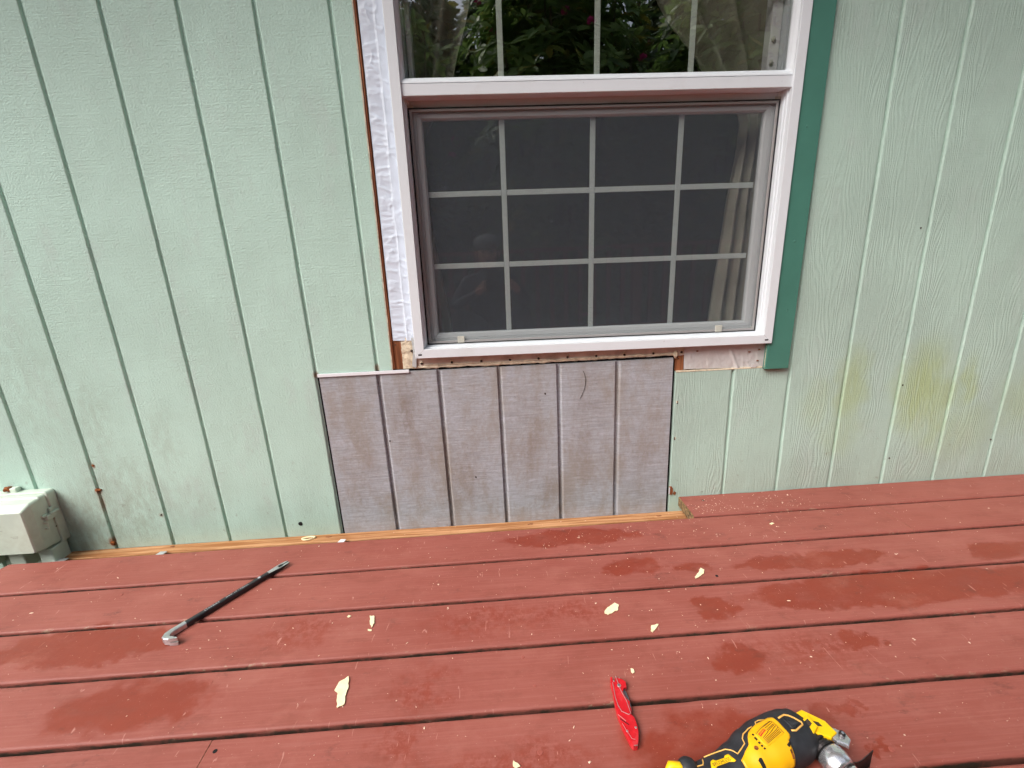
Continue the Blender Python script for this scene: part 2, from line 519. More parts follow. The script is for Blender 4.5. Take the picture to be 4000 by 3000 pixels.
def sheer_material():
    t = NT('sheer_curtain')
    p = t.objc()
    w = t.noise(t.scale(p, (500, 1, 500)), 1.0, 2)
    c = t.mix(t.noise(p, 20, 3), srgb(168, 163, 146), srgb(194, 188, 170))
    df = t.n('ShaderNodeBsdfDiffuse', Color=c)
    tl = t.n('ShaderNodeBsdfTranslucent', Color=c)
    a = t.n('ShaderNodeMixShader', i0=0.25)
    t.t.links.new(df.outputs[0], a.inputs[1]); t.t.links.new(tl.outputs[0], a.inputs[2])
    tr = t.n('ShaderNodeBsdfTransparent')
    mx = t.n('ShaderNodeMixShader', i0=t.ramp(w, 0.2, 0.8, 0.72, 0.95))
    t.t.links.new(tr.outputs[0], mx.inputs[1]); t.t.links.new(a.outputs[0], mx.inputs[2])
    t.t.links.new(mx.outputs[0], t.out.inputs[0])
    return t.m

def leaf_material(name, a, b):
    t = NT(name)
    oi = t.n('ShaderNodeNewGeometry').outputs['Random Per Island']
    c = t.mix(oi, a, b)
    c = t.mix(t.ramp(oi, 0.9, 0.97), c, srgb(150, 140, 60))
    p = t.bsdf(color=c, rough=0.42, spec=0.5)
    tl = t.n('ShaderNodeBsdfTranslucent', Color=c)
    mx = t.n('ShaderNodeMixShader', i0=0.45)
    t.t.links.new(p.outputs[0], mx.inputs[1]); t.t.links.new(tl.outputs[0], mx.inputs[2])
    t.t.links.new(mx.outputs[0], t.out.inputs[0])
    return t.m

M = {}
M['mint_a'] = mint_material('mint_paint_stippled', False)
M['mint_b'] = mint_material('mint_paint_grained_shaded', True)
M['primer'] = primer_material()
M['deck'] = deck_material()
M['vinyl'] = vinyl_material()
M['vinyl_in'] = simple('vinyl_inner', srgb(222, 220, 218), 0.4)
M['glass'] = glass_material('window_glass', 6.2)
M['glass_low'] = glass_material('window_glass_lower', 3.2)
M['screen'] = screen_material()
M['sheer'] = sheer_material()
M['gasket'] = simple('black_gasket', (0.008, 0.008, 0.01, 1), 0.6)
M['screen_frame'] = simple('grey_screen_frame', srgb(150, 146, 144), 0.5)
M['sash'] = simple('sash_vinyl', srgb(190, 193, 192), 0.42)
M['muntin'] = simple('muntin_bars', srgb(214, 222, 210), 0.5)
M['muntin2'] = simple('muntin_bars_lower', srgb(210, 218, 213), 0.5)
M['plastic_tab'] = simple('aged_plastic', srgb(192, 188, 176), 0.45, var=0.1)
M['teal'] = simple('teal_paint', srgb(74, 127, 112), 0.5, spec=0.4, var=0.06, vscale=6, bump=0.25, bscale=120, bdist=0.0015)
M['cedar'] = wood_material('raw_cedar', srgb(128, 72, 44), srgb(176, 112, 76), 'z')
M['stud'] = wood_material('old_framing', srgb(104, 60, 36), srgb(158, 100, 66), 'z', 0.6)
M['ledger'] = wood_material('fresh_ledger', srgb(160, 106, 64), srgb(208, 158, 114), 'x')
M['endgrain'] = simple('weathered_end_grain', srgb(140, 112, 76), 0.85, var=0.45, vscale=120, bump=0.7, bscale=240, bdist=0.003, dirt=srgb(40, 34, 30), dirt_amt=0.9)
M['foam'] = simple('dried_caulk', srgb(222, 206, 180), 0.75, var=0.12, vscale=60, bump=0.7, bscale=150, bdist=0.004, dirt=srgb(150, 118, 84), dirt_amt=0.7)
M['caulk_dark'] = simple('caulk_smear', srgb(208, 194, 180), 0.7, var=0.08, vscale=30, dirt=srgb(150, 122, 100), dirt_amt=0.6)
M['tape'] = simple('flashing_tape', srgb(218, 227, 240), 0.42, spec=0.4, var=0.03, vscale=14)
M['tape_pink'] = simple('weathered_tape', srgb(200, 196, 194), 0.5, spec=0.35, var=0.05, vscale=14, dirt=srgb(166, 140, 128), dirt_amt=0.4)
M['white_metal'] = simple('white_metal', srgb(238, 238, 242), 0.35)
M['rust'] = simple('rust', srgb(132, 72, 30), 0.9, var=0.5, vscale=160, bump=0.8, bscale=300, bdist=0.003)
M['nail'] = simple('nail_head', srgb(70, 58, 50), 0.7, metal=0.3, var=0.4, vscale=300)
M['dark'] = simple('dark_hole', (0.006, 0.005, 0.005, 1), 0.9)
M['galv'] = simple('galvanised', srgb(196, 200, 200), 0.5, metal=0.35, var=0.12, vscale=60)
M['box_plastic'] = simple('box_plastic', srgb(200, 212, 198), 0.5, var=0.05, vscale=12, dirt=srgb(150, 146, 120), dirt_amt=0.35)
M['box_side'] = M['box_plastic']
M['emboss'] = simple('faint_lettering', srgb(180, 184, 172), 0.6)
M['bar_black'] = simple('black_enamel', srgb(40, 41, 44), 0.36, spec=0.5, var=0.1, vscale=50)
M['bar_steel'] = simple('polished_steel', (0.62, 0.62, 0.64, 1), 0.34, metal=0.85, var=0.08, vscale=90)
M['print_grey'] = simple('grey_print', srgb(176, 178, 182), 0.5)
M['knife_red'] = simple('red_anodised', srgb(208, 30, 40), 0.32, metal=0.1, spec=0.5, var=0.06, vscale=120, dirt=srgb(228, 120, 120), dirt_amt=0.25)
M['knife_edge'] = simple('worn_bright_edge', (0.72, 0.68, 0.66, 1), 0.3, metal=0.8)
M['knife_steel'] = simple('grey_blade_steel', (0.30, 0.32, 0.35, 1), 0.3, metal=0.9)
M['tool_yellow'] = simple('yellow_plastic', srgb(246, 182, 20), 0.42, spec=0.45, var=0.06, vscale=20, dirt=srgb(176, 112, 30), dirt_amt=0.45)
M['tool_bright'] = simple('bright_yellow_plastic', srgb(252, 200, 16), 0.38)
M['tool_black'] = simple('black_rubber', srgb(44, 45, 49), 0.55, spec=0.4, var=0.2, vscale=60, bump=0.2, bscale=300, bdist=0.001)
M['tool_pipe'] = simple('amber_piping', srgb(240, 184, 96), 0.45)
M['tool_steel'] = simple('cast_gear_case', (0.75, 0.75, 0.77, 1), 0.25, metal=0.85, var=0.15, vscale=60, dirt=(0.2, 0.17, 0.16, 1), dirt_amt=0.5)
M['tool_dark_steel'] = simple('dark_steel', (0.10, 0.09, 0.09, 1), 0.35, metal=0.9, var=0.3, vscale=60)
M['tool_ink'] = simple('label_ink', srgb(96, 62, 24), 0.6)
M['tool_red'] = simple('label_red', srgb(206, 46, 34), 0.6)
M['chip'] = simple('cream_paint_chip', srgb(243, 232, 188), 0.6, var=0.05, vscale=90, bump=0.35, bscale=180, bdist=0.002)
M['sawdust'] = simple('sawdust_speck', srgb(238, 208, 184), 0.8)
M['sliver'] = wood_material('wood_sliver', srgb(186, 124, 88), srgb(226, 168, 128), 'y')
M['soil'] = simple('damp_soil', srgb(64, 54, 44), 0.95, var=0.4, vscale=8, bump=0.8, bscale=30, bdist=0.03)
M['room'] = simple('room_paint', srgb(96, 88, 80), 0.8)
M['soffit'] = simple('soffit_paint', srgb(196, 204, 196), 0.7)
M['shingle'] = simple('roof_shingle', srgb(70, 68, 66), 0.9, var=0.3, vscale=30)
M['rail'] = simple('rail_paint', srgb(150, 78, 66), 0.55, var=0.08, vscale=8)
M['leaf_a'] = leaf_material('rhododendron_leaf', srgb(80, 112, 58), srgb(134, 160, 84))
M['leaf_b'] = leaf_material('dark_leaf', srgb(44, 70, 42), srgb(84, 110, 60))
M['bark'] = wood_material('bark', srgb(60, 48, 38), srgb(104, 88, 70), 'z', 0.4)
M['flower'] = simple('pink_petal', srgb(214, 60, 140), 0.5, var=0.2, vscale=60)
M['cloth_dark'] = simple('dark_jacket', srgb(44, 46, 54), 0.85, var=0.2, vscale=30)
M['skin'] = simple('skin', srgb(214, 160, 130), 0.5, var=0.06, vscale=30)
M['cap'] = simple('pale_cap', srgb(128, 130, 130), 0.8)
M['phone'] = simple('phone_body', srgb(26, 26, 30), 0.3)

# ------------------------------------------------------------------ ground
tag(mobj('ground', [(-40, -40, -0.62), (40, -40, -0.62), (40, 40, -0.62), (-40, 40, -0.62)], [(0, 1, 2, 3)], M['soil']), kind='structure')

# ------------------------------------------------------------------ house wall with grooved siding
TILT = 0.0115
PITCH = 0.2032
GX0 = -1.488
def gx(k): return GX0 + PITCH * k
house = empty('house_wall', (0, 0, 0))
tag(house, 'mint green painted wall of vertically grooved siding around the window', 'wall', kind='thing')

def plank(parent, name, xa, xb, z0, z1, mat, seed, y=0.0, ledge_l=True, ledge_r=True, cut_r=None, nz=None, floor=0.0078, wob=0.0005, gw=0.85, sh=0.0030):
    """One board face of the grooved siding: flat face, soft shoulders, and half of the groove floor on each side."""
    nz = nz or max(3, int((z1 - z0) / 0.03))
    V, F = [], []
    npf = 6
    for i in range(nz + 1):
        z = z0 + (z1 - z0) * i / nz
        xr = xb if cut_r is None else cut_r(z)
        row = []
        jl = wob * fbm(z * 9, seed * 3.1, 0.3); jr = wob * fbm(z * 9, seed * 3.1 + 50, 0.7)
        if ledge_l:
            row += [(xa, floor), (xa + .0040 * gw + jl, floor), (xa + .0040 * gw + .0012 + jl, .0032), (xa + .0040 * gw + .0012 + sh + jl, 0.0004)]
        else:
            row += [(xa, 0.013), (xa + 0.0006, 0.0009), (xa + .0016, 0.0)]
        x0f = row[-1][0] + 0.002
        rr = []
        if ledge_r:
            rr = [(xr - .0042 * gw - .0028 + jr, 0.0003), (xr - .0042 * gw - .0016 + jr, .0020), (xr - .0042 * gw + jr, floor), (xr, floor)]
        else:
            rr = [(xr - .0016, 0.0), (xr - 0.0006, 0.0009), (xr, 0.013)]
        x1f = rr[0][0] - 0.002
        for q in range(npf + 1):
            xx = x0f + (x1f - x0f) * q / npf
            row.append((xx, 0.0007 * fbm(xx * 14, z * 6, seed * 1.7)))
        row += rr
        for (xx, yy) in row:
            V.append((xx, y + yy, z))
        n = len(row)
    for i in range(nz):
        for j in range(n - 1):
            a = i * n + j
            F.append((a, a + 1, a + 1 + n, a + n))
    # top and bottom returns
    for i, flip in ((0, False), (nz, True)):
        b = len(V)
        for j in range(n):
            x, yy, z = V[i * n + j]
            V.append((x, y + 0.0135, z))
        for j in range(n - 1):
            f = (i * n + j, b + j, b + j + 1, i * n + j + 1)
            F.append(f if flip else tuple(reversed(f)))
    return mobj(name, V, F, mat, parent, False)

ZB, ZT = -0.34, 2.5
WTOP = 2.16
PATCH_TOP = 0.5335
for k in range(-9, 4):
    plank(house, 'siding_plank', gx(k), gx(k + 1), ZB, ZT, M['mint_a'], k)
plank(house, 'siding_plank', gx(4), gx(5), 0.5445, ZT, M['mint_a'], 4)
cutx = lambda z: -0.4215 + (z - 0.55) * TILT + 0.0006 * fbm(z * 40, 1.2, 3)
plank(house, 'siding_plank', gx(5), 0, 0.5445, WTOP, M['mint_a'], 5, ledge_r=False, cut_r=cutx)
for k in range(5, 12):                                             # above the window
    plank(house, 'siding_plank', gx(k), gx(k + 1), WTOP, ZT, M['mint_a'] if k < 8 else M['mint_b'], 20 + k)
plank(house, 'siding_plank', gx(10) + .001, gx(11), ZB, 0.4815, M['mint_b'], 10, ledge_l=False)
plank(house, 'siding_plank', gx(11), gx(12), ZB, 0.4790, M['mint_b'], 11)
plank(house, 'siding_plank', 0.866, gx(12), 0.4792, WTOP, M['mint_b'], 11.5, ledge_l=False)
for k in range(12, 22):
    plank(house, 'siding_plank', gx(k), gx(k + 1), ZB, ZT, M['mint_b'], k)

def sheet_with_hole(name, y, xa, xb, za, zb, hx0, hx1, hz0, hz1, mat, parent):
    V = [(xa, y, za), (xb, y, za), (xb, y, zb), (xa, y, zb), (hx0, y, hz0), (hx1, y, hz0), (hx1, y, hz1), (hx0, y, hz1)]
    F = [(0, 1, 5, 4), (1, 2, 6, 5), (2, 3, 7, 6), (3, 0, 4, 7)]
    return mobj(name, V, F, mat, parent)
sheet_with_hole('sheathing', 0.0145, gx(-9), gx(22), ZB, ZT, -0.372, 0.855, 0.515, 2.12, M['cedar'], house)
sheet_with_hole('gap_shade_sheet', 0.0138, gx(4) - .02, gx(10) + .02, ZB, .5440, .0, .001, .1, .101, M['dark'], house)  # black sheet paints in the dark of the gaps round the patch panel
# thin pale line of old paint built up along the cut
pl = [(cutx(z) + 0.0002, z) for z in [0.545 + 0.02 * i for i in range(80)]]
V, F = [], []
for i, (x, z) in enumerate(pl):
    w = 0.0016 + 0.0012 * fbm(z * 30, 5, 5)
    V += [(x - 0.0015, -0.0012, z), (x + w, -0.0008, z), (x + w, 0.004, z)]
    if i:
        a = 3 * i
        F += [(a - 3, a - 2, a + 1, a), (a - 2, a - 1, a + 2, a + 1)]
mobj('paint_ridge', V, F, M['foam'], house)
V, F = [], []
for i, (x, z) in enumerate(pl):
    e = .0075 + .0012 * fbm(z * 25, 9, 2)
    V += [(x + .0004, .0022, z), (x + e, .0030, z), (x + e, .0140, z)]
    if i:
        a = 3 * i
        F += [(a - 3, a - 2, a + 1, a), (a - 2, a - 1, a + 2, a + 1)]
mobj('raw_wood_edge', V, F, M['cedar'], house)
V, F = [], []
for i in range(40):
    x = 0.5445 + 0.0078 * i
    w = 0.0022 + 0.0014 * fbm(x * 50, 2, 8)
    z = 0.4815 - 0.004 * (x - .545)
    V += [(x, -0.0012, z - 0.0012), (x, -0.0012, z + w), (x, 0.012, z + w + .0005)]
    if i:
        a = 3 * i
        F += [(a - 3, a, a + 1, a - 2), (a - 2, a + 1, a + 2, a - 1)]
mobj('paint_ridge', V, F, M['foam'], house)
# small holes, nail heads and rusty fixings in the siding
for (x, z, r) in ((-.82, -.012, .0075), (1.372, .385, .0026), (1.375, .10, .0028), (1.757, .15, .0030), (-1.3, .06, .0030), (1.33, .92, .0026)):
    b = prism_bm([(x + r * math.cos(a) * (1 + .25 * fbm(a, x, z)), z + r * 1.1 * math.sin(a) * (1 + .25 * fbm(a, z, 3))) for a in [i * .628 for i in range(10)]], 0.003, -0.0012, 0, plane='xz')
    bobj('nail_hole', b, M['dark'] if r > .006 else M['nail'], house)
for (x, z) in ((.557, .372), (.554, .234)):
    for q in range(2):
        dx = random.uniform(-.002, .002)
        bobj('pulled_nail_hole', box_bm(x + dx - .0035 + q * .002, x + dx + .003, -.0015, .004, z - .004 - q * .003, z + .004, .001, 1), M['nail'] if q else M['foam'], house)
def lump(name, c, r, mat, parent, sq=(1, 1, 1), seed=0, rough=0.35, sub=3):
    b = bmesh.new()
    bmesh.ops.create_icosphere(b, subdivisions=sub, radius=1)
    for v in b.verts:
        k = 1 + rough * fbm(v.co.x * 1.7 + seed, v.co.y * 1.7, v.co.z * 1.7 + seed * 2)
        v.co = (c[0] + v.co.x * r * sq[0] * k, c[1] + v.co.y * r * sq[1] * k, c[2] + v.co.z * r * sq[2] * k)
    return bobj(name, b, mat, parent, True)
lump('rusty_nail', (-1.487, -0.001, .174), .010, M['rust'], house, (1.15, .5, .55), 3)
lump('rusty_nail', (-1.495, -0.001, -.040), .009, M['rust'], house, (1.0, .5, .9), 5)
lump('rusty_nail', (-1.478, 0.0, .266), .004, M['rust'], house, (1, .6, 1), 7)
bobj('splinter', prism_bm([(.543, .012), (.552, .006), (.557, .018), (.556, .035), (.550, .044), (.545, .040)], -.003, .006, 0, plane='xz'), M['cedar'], house)
bobj('torn_splinter', prism_bm([(.558, .010), (.566, .004), (.570, .016), (.562, .022)], -.002, .004, 0, plane='xz'), M['stud'], house)
bobj('paint_flake', prism_bm([(.5405, .014), (.5435, .014), (.5445, .038), (.5415, .040)], -.005, -.003, 0, plane='xz'), M['white_metal'], house)

# eave over the wall, out of the frame above
eave = empty('roof_eave', (0, 0, 2.5))
tag(eave, 'roof overhang running above the mint green wall', 'roof', kind='thing')
for o in (box('soffit', -3.4, 3.1, -0.66, 0.02, 0.0, 0.02, M['soffit'], eave), box('fascia', -3.4, 3.1, -0.69, -0.662, -0.02, 0.14, M['teal'], eave)):
    pass
mobj('roof_slope', [(-3.4, -0.76, 0.15), (3.1, -0.76, 0.15), (3.1, 2.4, 1.2), (-3.4, 2.4, 1.2), (-3.4, -0.76, 0.17), (3.1, -0.76, 0.17), (3.1, 2.4, 1.22), (-3.4, 2.4, 1.22)],
     [(3, 2, 1, 0), (4, 5, 6, 7), (0, 1, 5, 4)], M['shingle'], eave)
# room behind the window
rv = [(-2.6, .03, -.34), (2.8, .03, -.34), (2.8, 3.2, -.34), (-2.6, 3.2, -.34), (-2.6, .03, 2.5), (2.8, .03, 2.5), (2.8, 3.2, 2.5), (-2.6, 3.2, 2.5)]
tag(mobj('room_wall', rv, [(0, 1, 2, 3), (7, 6, 5, 4), (1, 5, 6, 2), (2, 6, 7, 3), (4, 0, 3, 7)], M['room']), kind='structure')

# ------------------------------------------------------------------ grey primed patch panel below the window
patch = empty('patch_panel', (0, 0, 0))
tag(patch, 'bare grey primed replacement siding panel below the window', 'siding panel')
PX = [gx(4) + .0075] + [gx(k) for k in range(5, 10)] + [gx(10) - .0085]
for i in range(6):
    o = plank(patch, 'siding_plank', PX[i], PX[i + 1], -0.30, PATCH_TOP + (0.0030 if i > 1 else 0.003) - (0.0012 * i), M['primer'], 40 + i, y=0.0005, ledge_l=(i > 0), ledge_r=(i < 5), wob=.0002, floor=0.0105, gw=1.15, sh=0.0046)
b = bmesh.new()
pts = [(0.232 + 0.012 * math.sin(t * 1.6), 0.50 - 0.13 * t - 0.02 * t * t) for t in [i / 14 for i in range(15)]]
pts = [(0.222, .505), (.228, .49), (.231, .475), (.230, .455), (.225, .435), (.218, .418), (.211, .405)]
loft('hair_crack', tube_rings([(x, -.0005, z) for x, z in pts], [.0005, .0009, .0010, .0010, .0009, .0008, .0004], 5), M['nail'], patch)
for (x, z) in ((-.46, .29), (-.17, .13), (.09, .43)):
    lump('knot_speck', (x, .0003, z), .0028, M['nail'], patch, (1, .3, 1.2), x * 7, .5, 2)

# white z-flashing strip on top of the patch's outer corner
strip = tag(bobj('flashing_strip', box_bm(-.672, -.368, -.0055, -.0018, 0.5315, 0.5425, .0008, 1), M['white_metal']), 'thin white metal flashing strip on top of the grey primed panel', 'flashing')
strip.rotation_euler = (0, 0.004, 0)

# exposed framing round the opening
st = tag(bobj('wall_stud', box_bm(-.4165, -.384, .0075, .0138, .5440, .6500, .0005, 1), M['stud']), 'exposed brown stud end beside the lower corner of the window frame, below the white tape', 'stud')
st2 = tag(bobj('wall_stud', box_bm(.5435, .5735, .0078, .0138, .4840, .5480, .0005, 1), M['stud']), 'short brown stud end between grey panel and pinkish tape', 'stud')
for (x, z) in ((.5505, .532), (.5545, .526)):
    lump('nail_head', (x, .0075, z), .0022, M['nail'], st2, (1, .4, 1), x, .3, 2)
lump('nail_head', (-.404, .0072, .628), .0024, M['nail'], st, (1, .4, 1), 1, .3, 2)

# ------------------------------------------------------------------ window
WW, WH = 1.196, 1.555
win = empty('window', (-0.3365, 0.0, 0.5835), (0, TILT, 0))
tag(win, 'white vinyl single hung window with divided panes and an insect screen', 'window', kind='thing')

def ring_members(names, prof, x0, x1, z0, z1, mat, parent, gap=0.0003, sides='btlr'):
    """four mitred members; prof = list of (inset, y)"""
    res = {}
    for s, nm in zip(sides, names):
        V, F = [], []
        for (d, y) in prof:
            if s == 'b': V += [(x0 + d + gap, y, z0 + d), (x1 - d - gap, y, z0 + d)]
            if s == 't': V += [(x0 + d + gap, y, z1 - d), (x1 - d - gap, y, z1 - d)]
            if s == 'l': V += [(x0 + d, y, z0 + d + gap), (x0 + d, y, z1 - d - gap)]
            if s == 'r': V += [(x1 - d, y, z0 + d + gap), (x1 - d, y, z1 - d - gap)]
        for i in range(len(prof) - 1):
            f = (2 * i, 2 * i + 1, 2 * i + 3, 2 * i + 2)
            F.append(f if s in 'br' else tuple(reversed(f)))
        # mitre ends
        n = len(prof)
        res[s] = mobj(nm, V, F, mat, parent)
        b = bmesh.new(); b.from_mesh(res[s].data); bmesh.ops.recalc_face_normals(b, faces=list(b.faces)); b.to_mesh(res[s].data); b.free()
    return res
fp = [(.0, .012), (.0, -.0235), (.0004, -.0244), (.0014, -.025), (.0285, -.025), (.0296, -.0245), (.030, -.0235), (.030, -.006), (.0335, -.0055), (.0335, .004), (.0365, .004), (.0365, .021), (.044, .021), (.044, .075)]
mem = ring_members(['frame_sill', 'frame_head', 'frame_jamb', 'frame_jamb'], fp, 0, WW, 0, WH, M['vinyl'], win)
for (u, w) in ((.016, .0125), (1.176, .0125)):
    bobj('weep_slot', box_bm(u - .006, u + .006, -.0256, -.0245, w - .0022, w + .0022, .0010, 2), M['dark'], mem['b'])
for (u, w) in ((.044, .046), (1.152, .046), (.044, .742), (1.152, .742)):
    bobj('corner_pad', box_bm(u - .010, u + .010, .0195, .0208, w - .008, w + .008, .0005, 1), M['plastic_tab'], win)

# upper sash
us = mobj('upper_sash_rail', *(lambda pr: ([(u, y, w) for (y, w) in pr for u in (.0303, WW - .0303)], [(2 * i, 2 * i + 1, 2 * i + 3, 2 * i + 2) for i in range(len(pr) - 1)]))(
    [(.034, .742), (.028, .742), (.028, .7625), (-.0165, .7625), (-.0180, .764), (-.0180, .7932), (-.0150, .7937), (-.0150, .7947), (-.0180, .7952), (-.0172, .7990), (-.0140, .8040), (-.003, .8120), (.003, .8135), (.016, .8135)]), M['vinyl'], win)
b = bmesh.new(); b.from_mesh(us.data); bmesh.ops.recalc_face_normals(b, faces=list(b.faces)); b.to_mesh(us.data); b.free()
for side in (0, 1):
    pr = [(.0303, -.0175), (.0320, -.0172), (.0370, -.0100), (.0405, .0), (.0405, .016)]
    V = []
    for (d, y) in pr:
        u = d if side == 0 else WW - d
        ext = max(0.0, (d - .0303)) * 1.75
        V += [(u, y, .7953 + ext), (u, y, WH - .03)]
    mobj('upper_sash_stile', V, [(2 * i, 2 * i + 1, 2 * i + 3, 2 * i + 2) for i in range(len(pr) - 1)], M['vinyl'], win)
pane = box('glass_pane', .0385, WW - .0385, .0010, .0045, .8120, WH - .04, M['glass'], win)
for u in (.3155, .5945, .872):
    bobj('muntin_bar', box_bm(u - .0082, u + .0082, .0075, .0120, .8130, WH - .04, .0008, 1), M['muntin'], win)
for w in (1.03, 1.25):
    for a, c in ((.04, .306), (.325, .585), (.604, .862), (.882, WW - .04)):
        bobj('muntin_bar', box_bm(a, c, .0078, .0117, w - .008, w + .008, .0008, 1), M['muntin'], win)
# interior sash channel seen past the edge of the upper pane on the far jamb
bobj('jamb_liner', box_bm(1.118, 1.150, .040, .075, .80, WH - .05, .003, 2), M['vinyl_in'], win)
bobj('jamb_liner', box_bm(.046, .062, .040, .075, .80, WH - .05, .003, 2), M['vinyl_in'], win)
for w in (.905, .845):
    lump('latch_clip', (1.128, .037, w), .007, M['plastic_tab'], win, (.8, .6, 1.1), w * 9, .4, 2)
# lower sash behind the screen
sp = [(.0, .075), (.0, .028), (.003, .026), (.0125, .026), (.0135, .0275), (.0145, .026), (.026, .028), (.030, .034), (.030, .048)]
ring_members(['lower_sash_rail', 'lower_sash_rail', 'lower_sash_stile', 'lower_sash_stile'], sp, .0455, 1.1505, .0420, .7430, M['sash'], win)
box('glass_pane', .0725, 1.1235, .0400, .0435, .0690, .7160, M['glass_low'], win)
for u in (.3130, .5930, .8695):
    bobj('muntin_bar', box_bm(u - .0083, u + .0083, .0462, .0500, .0720, .7130, .0008, 1), M['muntin2'], win)
for w in (.2885, .5070):
    for a, c in ((.0760, .3040), (.3220, .5840), (.6020, .8605), (.8785, 1.1160)):
        bobj('muntin_bar', box_bm(a, c, .0464, .0498, w - .0083, w + .0083, .0008, 1), M['muntin2'], win)
# screen
ring_members(['screen_gasket'] * 4, [(-.001, .0195), (.0045, .0188), (.0045, .026)], .0368, 1.1592, .0366, .7420, M['gasket'], win)
ring_members(['screen_frame'] * 4, [(.0, .0245), (.0, .0175), (.0012, .0165), (.0060, .0165), (.0072, .0180), (.0072, .0200)], .0425, 1.1535, .0405, .7385, M['screen_frame'], win)
mobj('insect_screen', [(.049, .0195, .047), (1.147, .0195, .047), (1.147, .0195, .732), (.049, .0195, .732)], [(0, 1, 2, 3)], M['screen'], win)
for u in (.150, 1.028):
    bobj('pull_tab', box_bm(u - .0115, u + .0115, .0135, .0185, .0400, .0620, .0015, 2), M['plastic_tab'], win)
# nailing fin with nails and old sealant
V, F = [], []
NF = 120
for i in range(NF + 1):
    u = -.034 + (.915 + .034) * i / NF
    w = -.0385 + .0035 * fbm(u * 22, 3, 1) + .0045 * smoothstep(.3, .9, u)
    V += [(u, .0065, .002), (u, .0062, -.018), (u, .0058 + .001 * fbm(u * 30, 1, 1), w)]
    if i:
        a = 3 * i
        F += [(a - 3, a, a + 1, a - 2), (a - 2, a + 1, a + 2, a - 1)]
fin = mobj('nailing_fin', V, F, M['caulk_dark'], win)
for u in (.014, .115, .214, .311, .408, .507, .605, .702, .802, .900):
    cyl('nail_head', (u, .0048, -.0235), (0, -1, 0), .0042, .0030, M['nail'], fin, 12)
    lump('sealant_blob', (u + .001, .0056, -.0195), .0055, M['foam'], fin, (1.2, .35, .6), u * 31, .4, 2)
def bead(name, pts, r, mat, parent, seed, sq=0.5):
    rings = []
    for i, (x, y, z) in enumerate(pts):
        rr = r * (1 + .7 * fbm(i * .37, seed, 1.3)) * (0.3 if i in (0, len(pts) - 1) else 1)
        dz = r * .6 * fbm(i * .21, seed + 9, 4)
        rings.append([(x + rr * .15 * math.cos(a * 3 + i), y + rr * sq * math.cos(a), z + dz + rr * math.sin(a)) for a in [k * math.pi / 4 for k in range(8)]])
    return loft(name, rings, mat, parent)
bead('sealant_bead', [(-.030 + .0075 * i, .0062, -.0365 + .0075 * smoothstep(.3, .9, .0075 * i)) for i in range(126)], .0042, M['foam'], fin, 1.0)
bead('sealant_bead', [(.02 + .0075 * i, .0048, -.0300 + .004 * fbm(i * .11, 2, 7)) for i in range(112)], .0022, M['foam'], fin, 6.0)
# cream sealant column beside the bare stud and the fin end
V, F = [], []
for i in range(26):
    z = -.0385 + .0042 * i
    for j in range(9):
        u = -.0490 + (.0485) * j / 8 + .0016 * fbm(i * .5, j * 3 if j in (0, 8) else 0, 2)
        V.append((u, .0058 - .0035 * fbm(u * 120, z * 60, 3) - (.002 if j in (3, 5) else 0), z))
        if i and j:
            a = i * 9 + j
            F.append((a - 10, a - 9, a, a - 1))
mobj('sealant_patch', V, F, M['foam'], win, True)
bobj('torn_fin', prism_bm([(-.018, -.030), (-.004, -.036), (-.001, -.004), (-.006, .066), (-.013, .066), (-.010, .02)], -.001, .003, .0006, 1, 'xz'), M['galv'], win)
lump('screw', (-.0155, .002, .022), .0042, M['nail'], win, (1, .7, 1), 4, .2, 2)
lump('sealant_blob', (.880, .004, -.030), .008, M['foam'], fin, (1, .5, 1.5), 12, .6)

# ------------------------------------------------------------------ flashing tapes
def wrinkled(name, corner, nu, nv, yf, mat):
    V, F = [], []
    for j in range(nv + 1):
        for i in range(nu + 1):
            s, t_ = i / nu, j / nv
            x = (corner[0][0] * (1 - s) + corner[1][0] * s) * (1 - t_) + (corner[3][0] * (1 - s) + corner[2][0] * s) * t_
            z = (corner[0][1] * (1 - s) + corner[1][1] * s) * (1 - t_) + (corner[3][1] * (1 - s) + corner[2][1] * s) * t_
            V.append((x, yf(x, z, s, t_), z))
            if i and j:
                a = j * (nu + 1) + i
                F.append((a - nu - 2, a - nu - 1, a, a - 1))
    return mobj(name, V, F, mat, None, True)
def ridge(v, p=3.0):
    return max(0.0, 1 - abs(v) * p) ** 2
def tape_left(x, z, s, t_):
    y = 0.0050
    e = smoothstep(.60, .72, s)                                    # step up onto the nailing fin
    y -= 0.0025 * e
    wr = ridge(fbm(x * 7, z * 38, 0.3)) * (1 - e) + .45 * ridge(fbm(x * 14 + 7, z * 12, 2.3)) * e
    y -= 0.0021 * wr * smoothstep(0, .12, s)
    y -= 0.0018 * ridge(fbm(x * 12 + z * 6, z * 17, 6.1), 4) * smoothstep(.05, .3, s)
    y -= 0.0034 * math.exp(-((s - .66 - .05 * fbm(z * 5, 1, 1)) / .035) ** 2) * (0.35 + 0.65 * abs(fbm(z * 7, 4, 4)))
    y -= 0.0010 * fbm(x * 30, z * 9, 3)
    return y
TBASE = (-.4120, .642)
tl = wrinkled('flashing_tape', [(-.4090, .6425), (-.3395, .6400), (-.3215, 2.13), (-.3905, 2.13)], 34, 420, tape_left, M['tape'])
tag(tl, 'long wrinkled white flashing tape running up beside the window frame', 'tape')
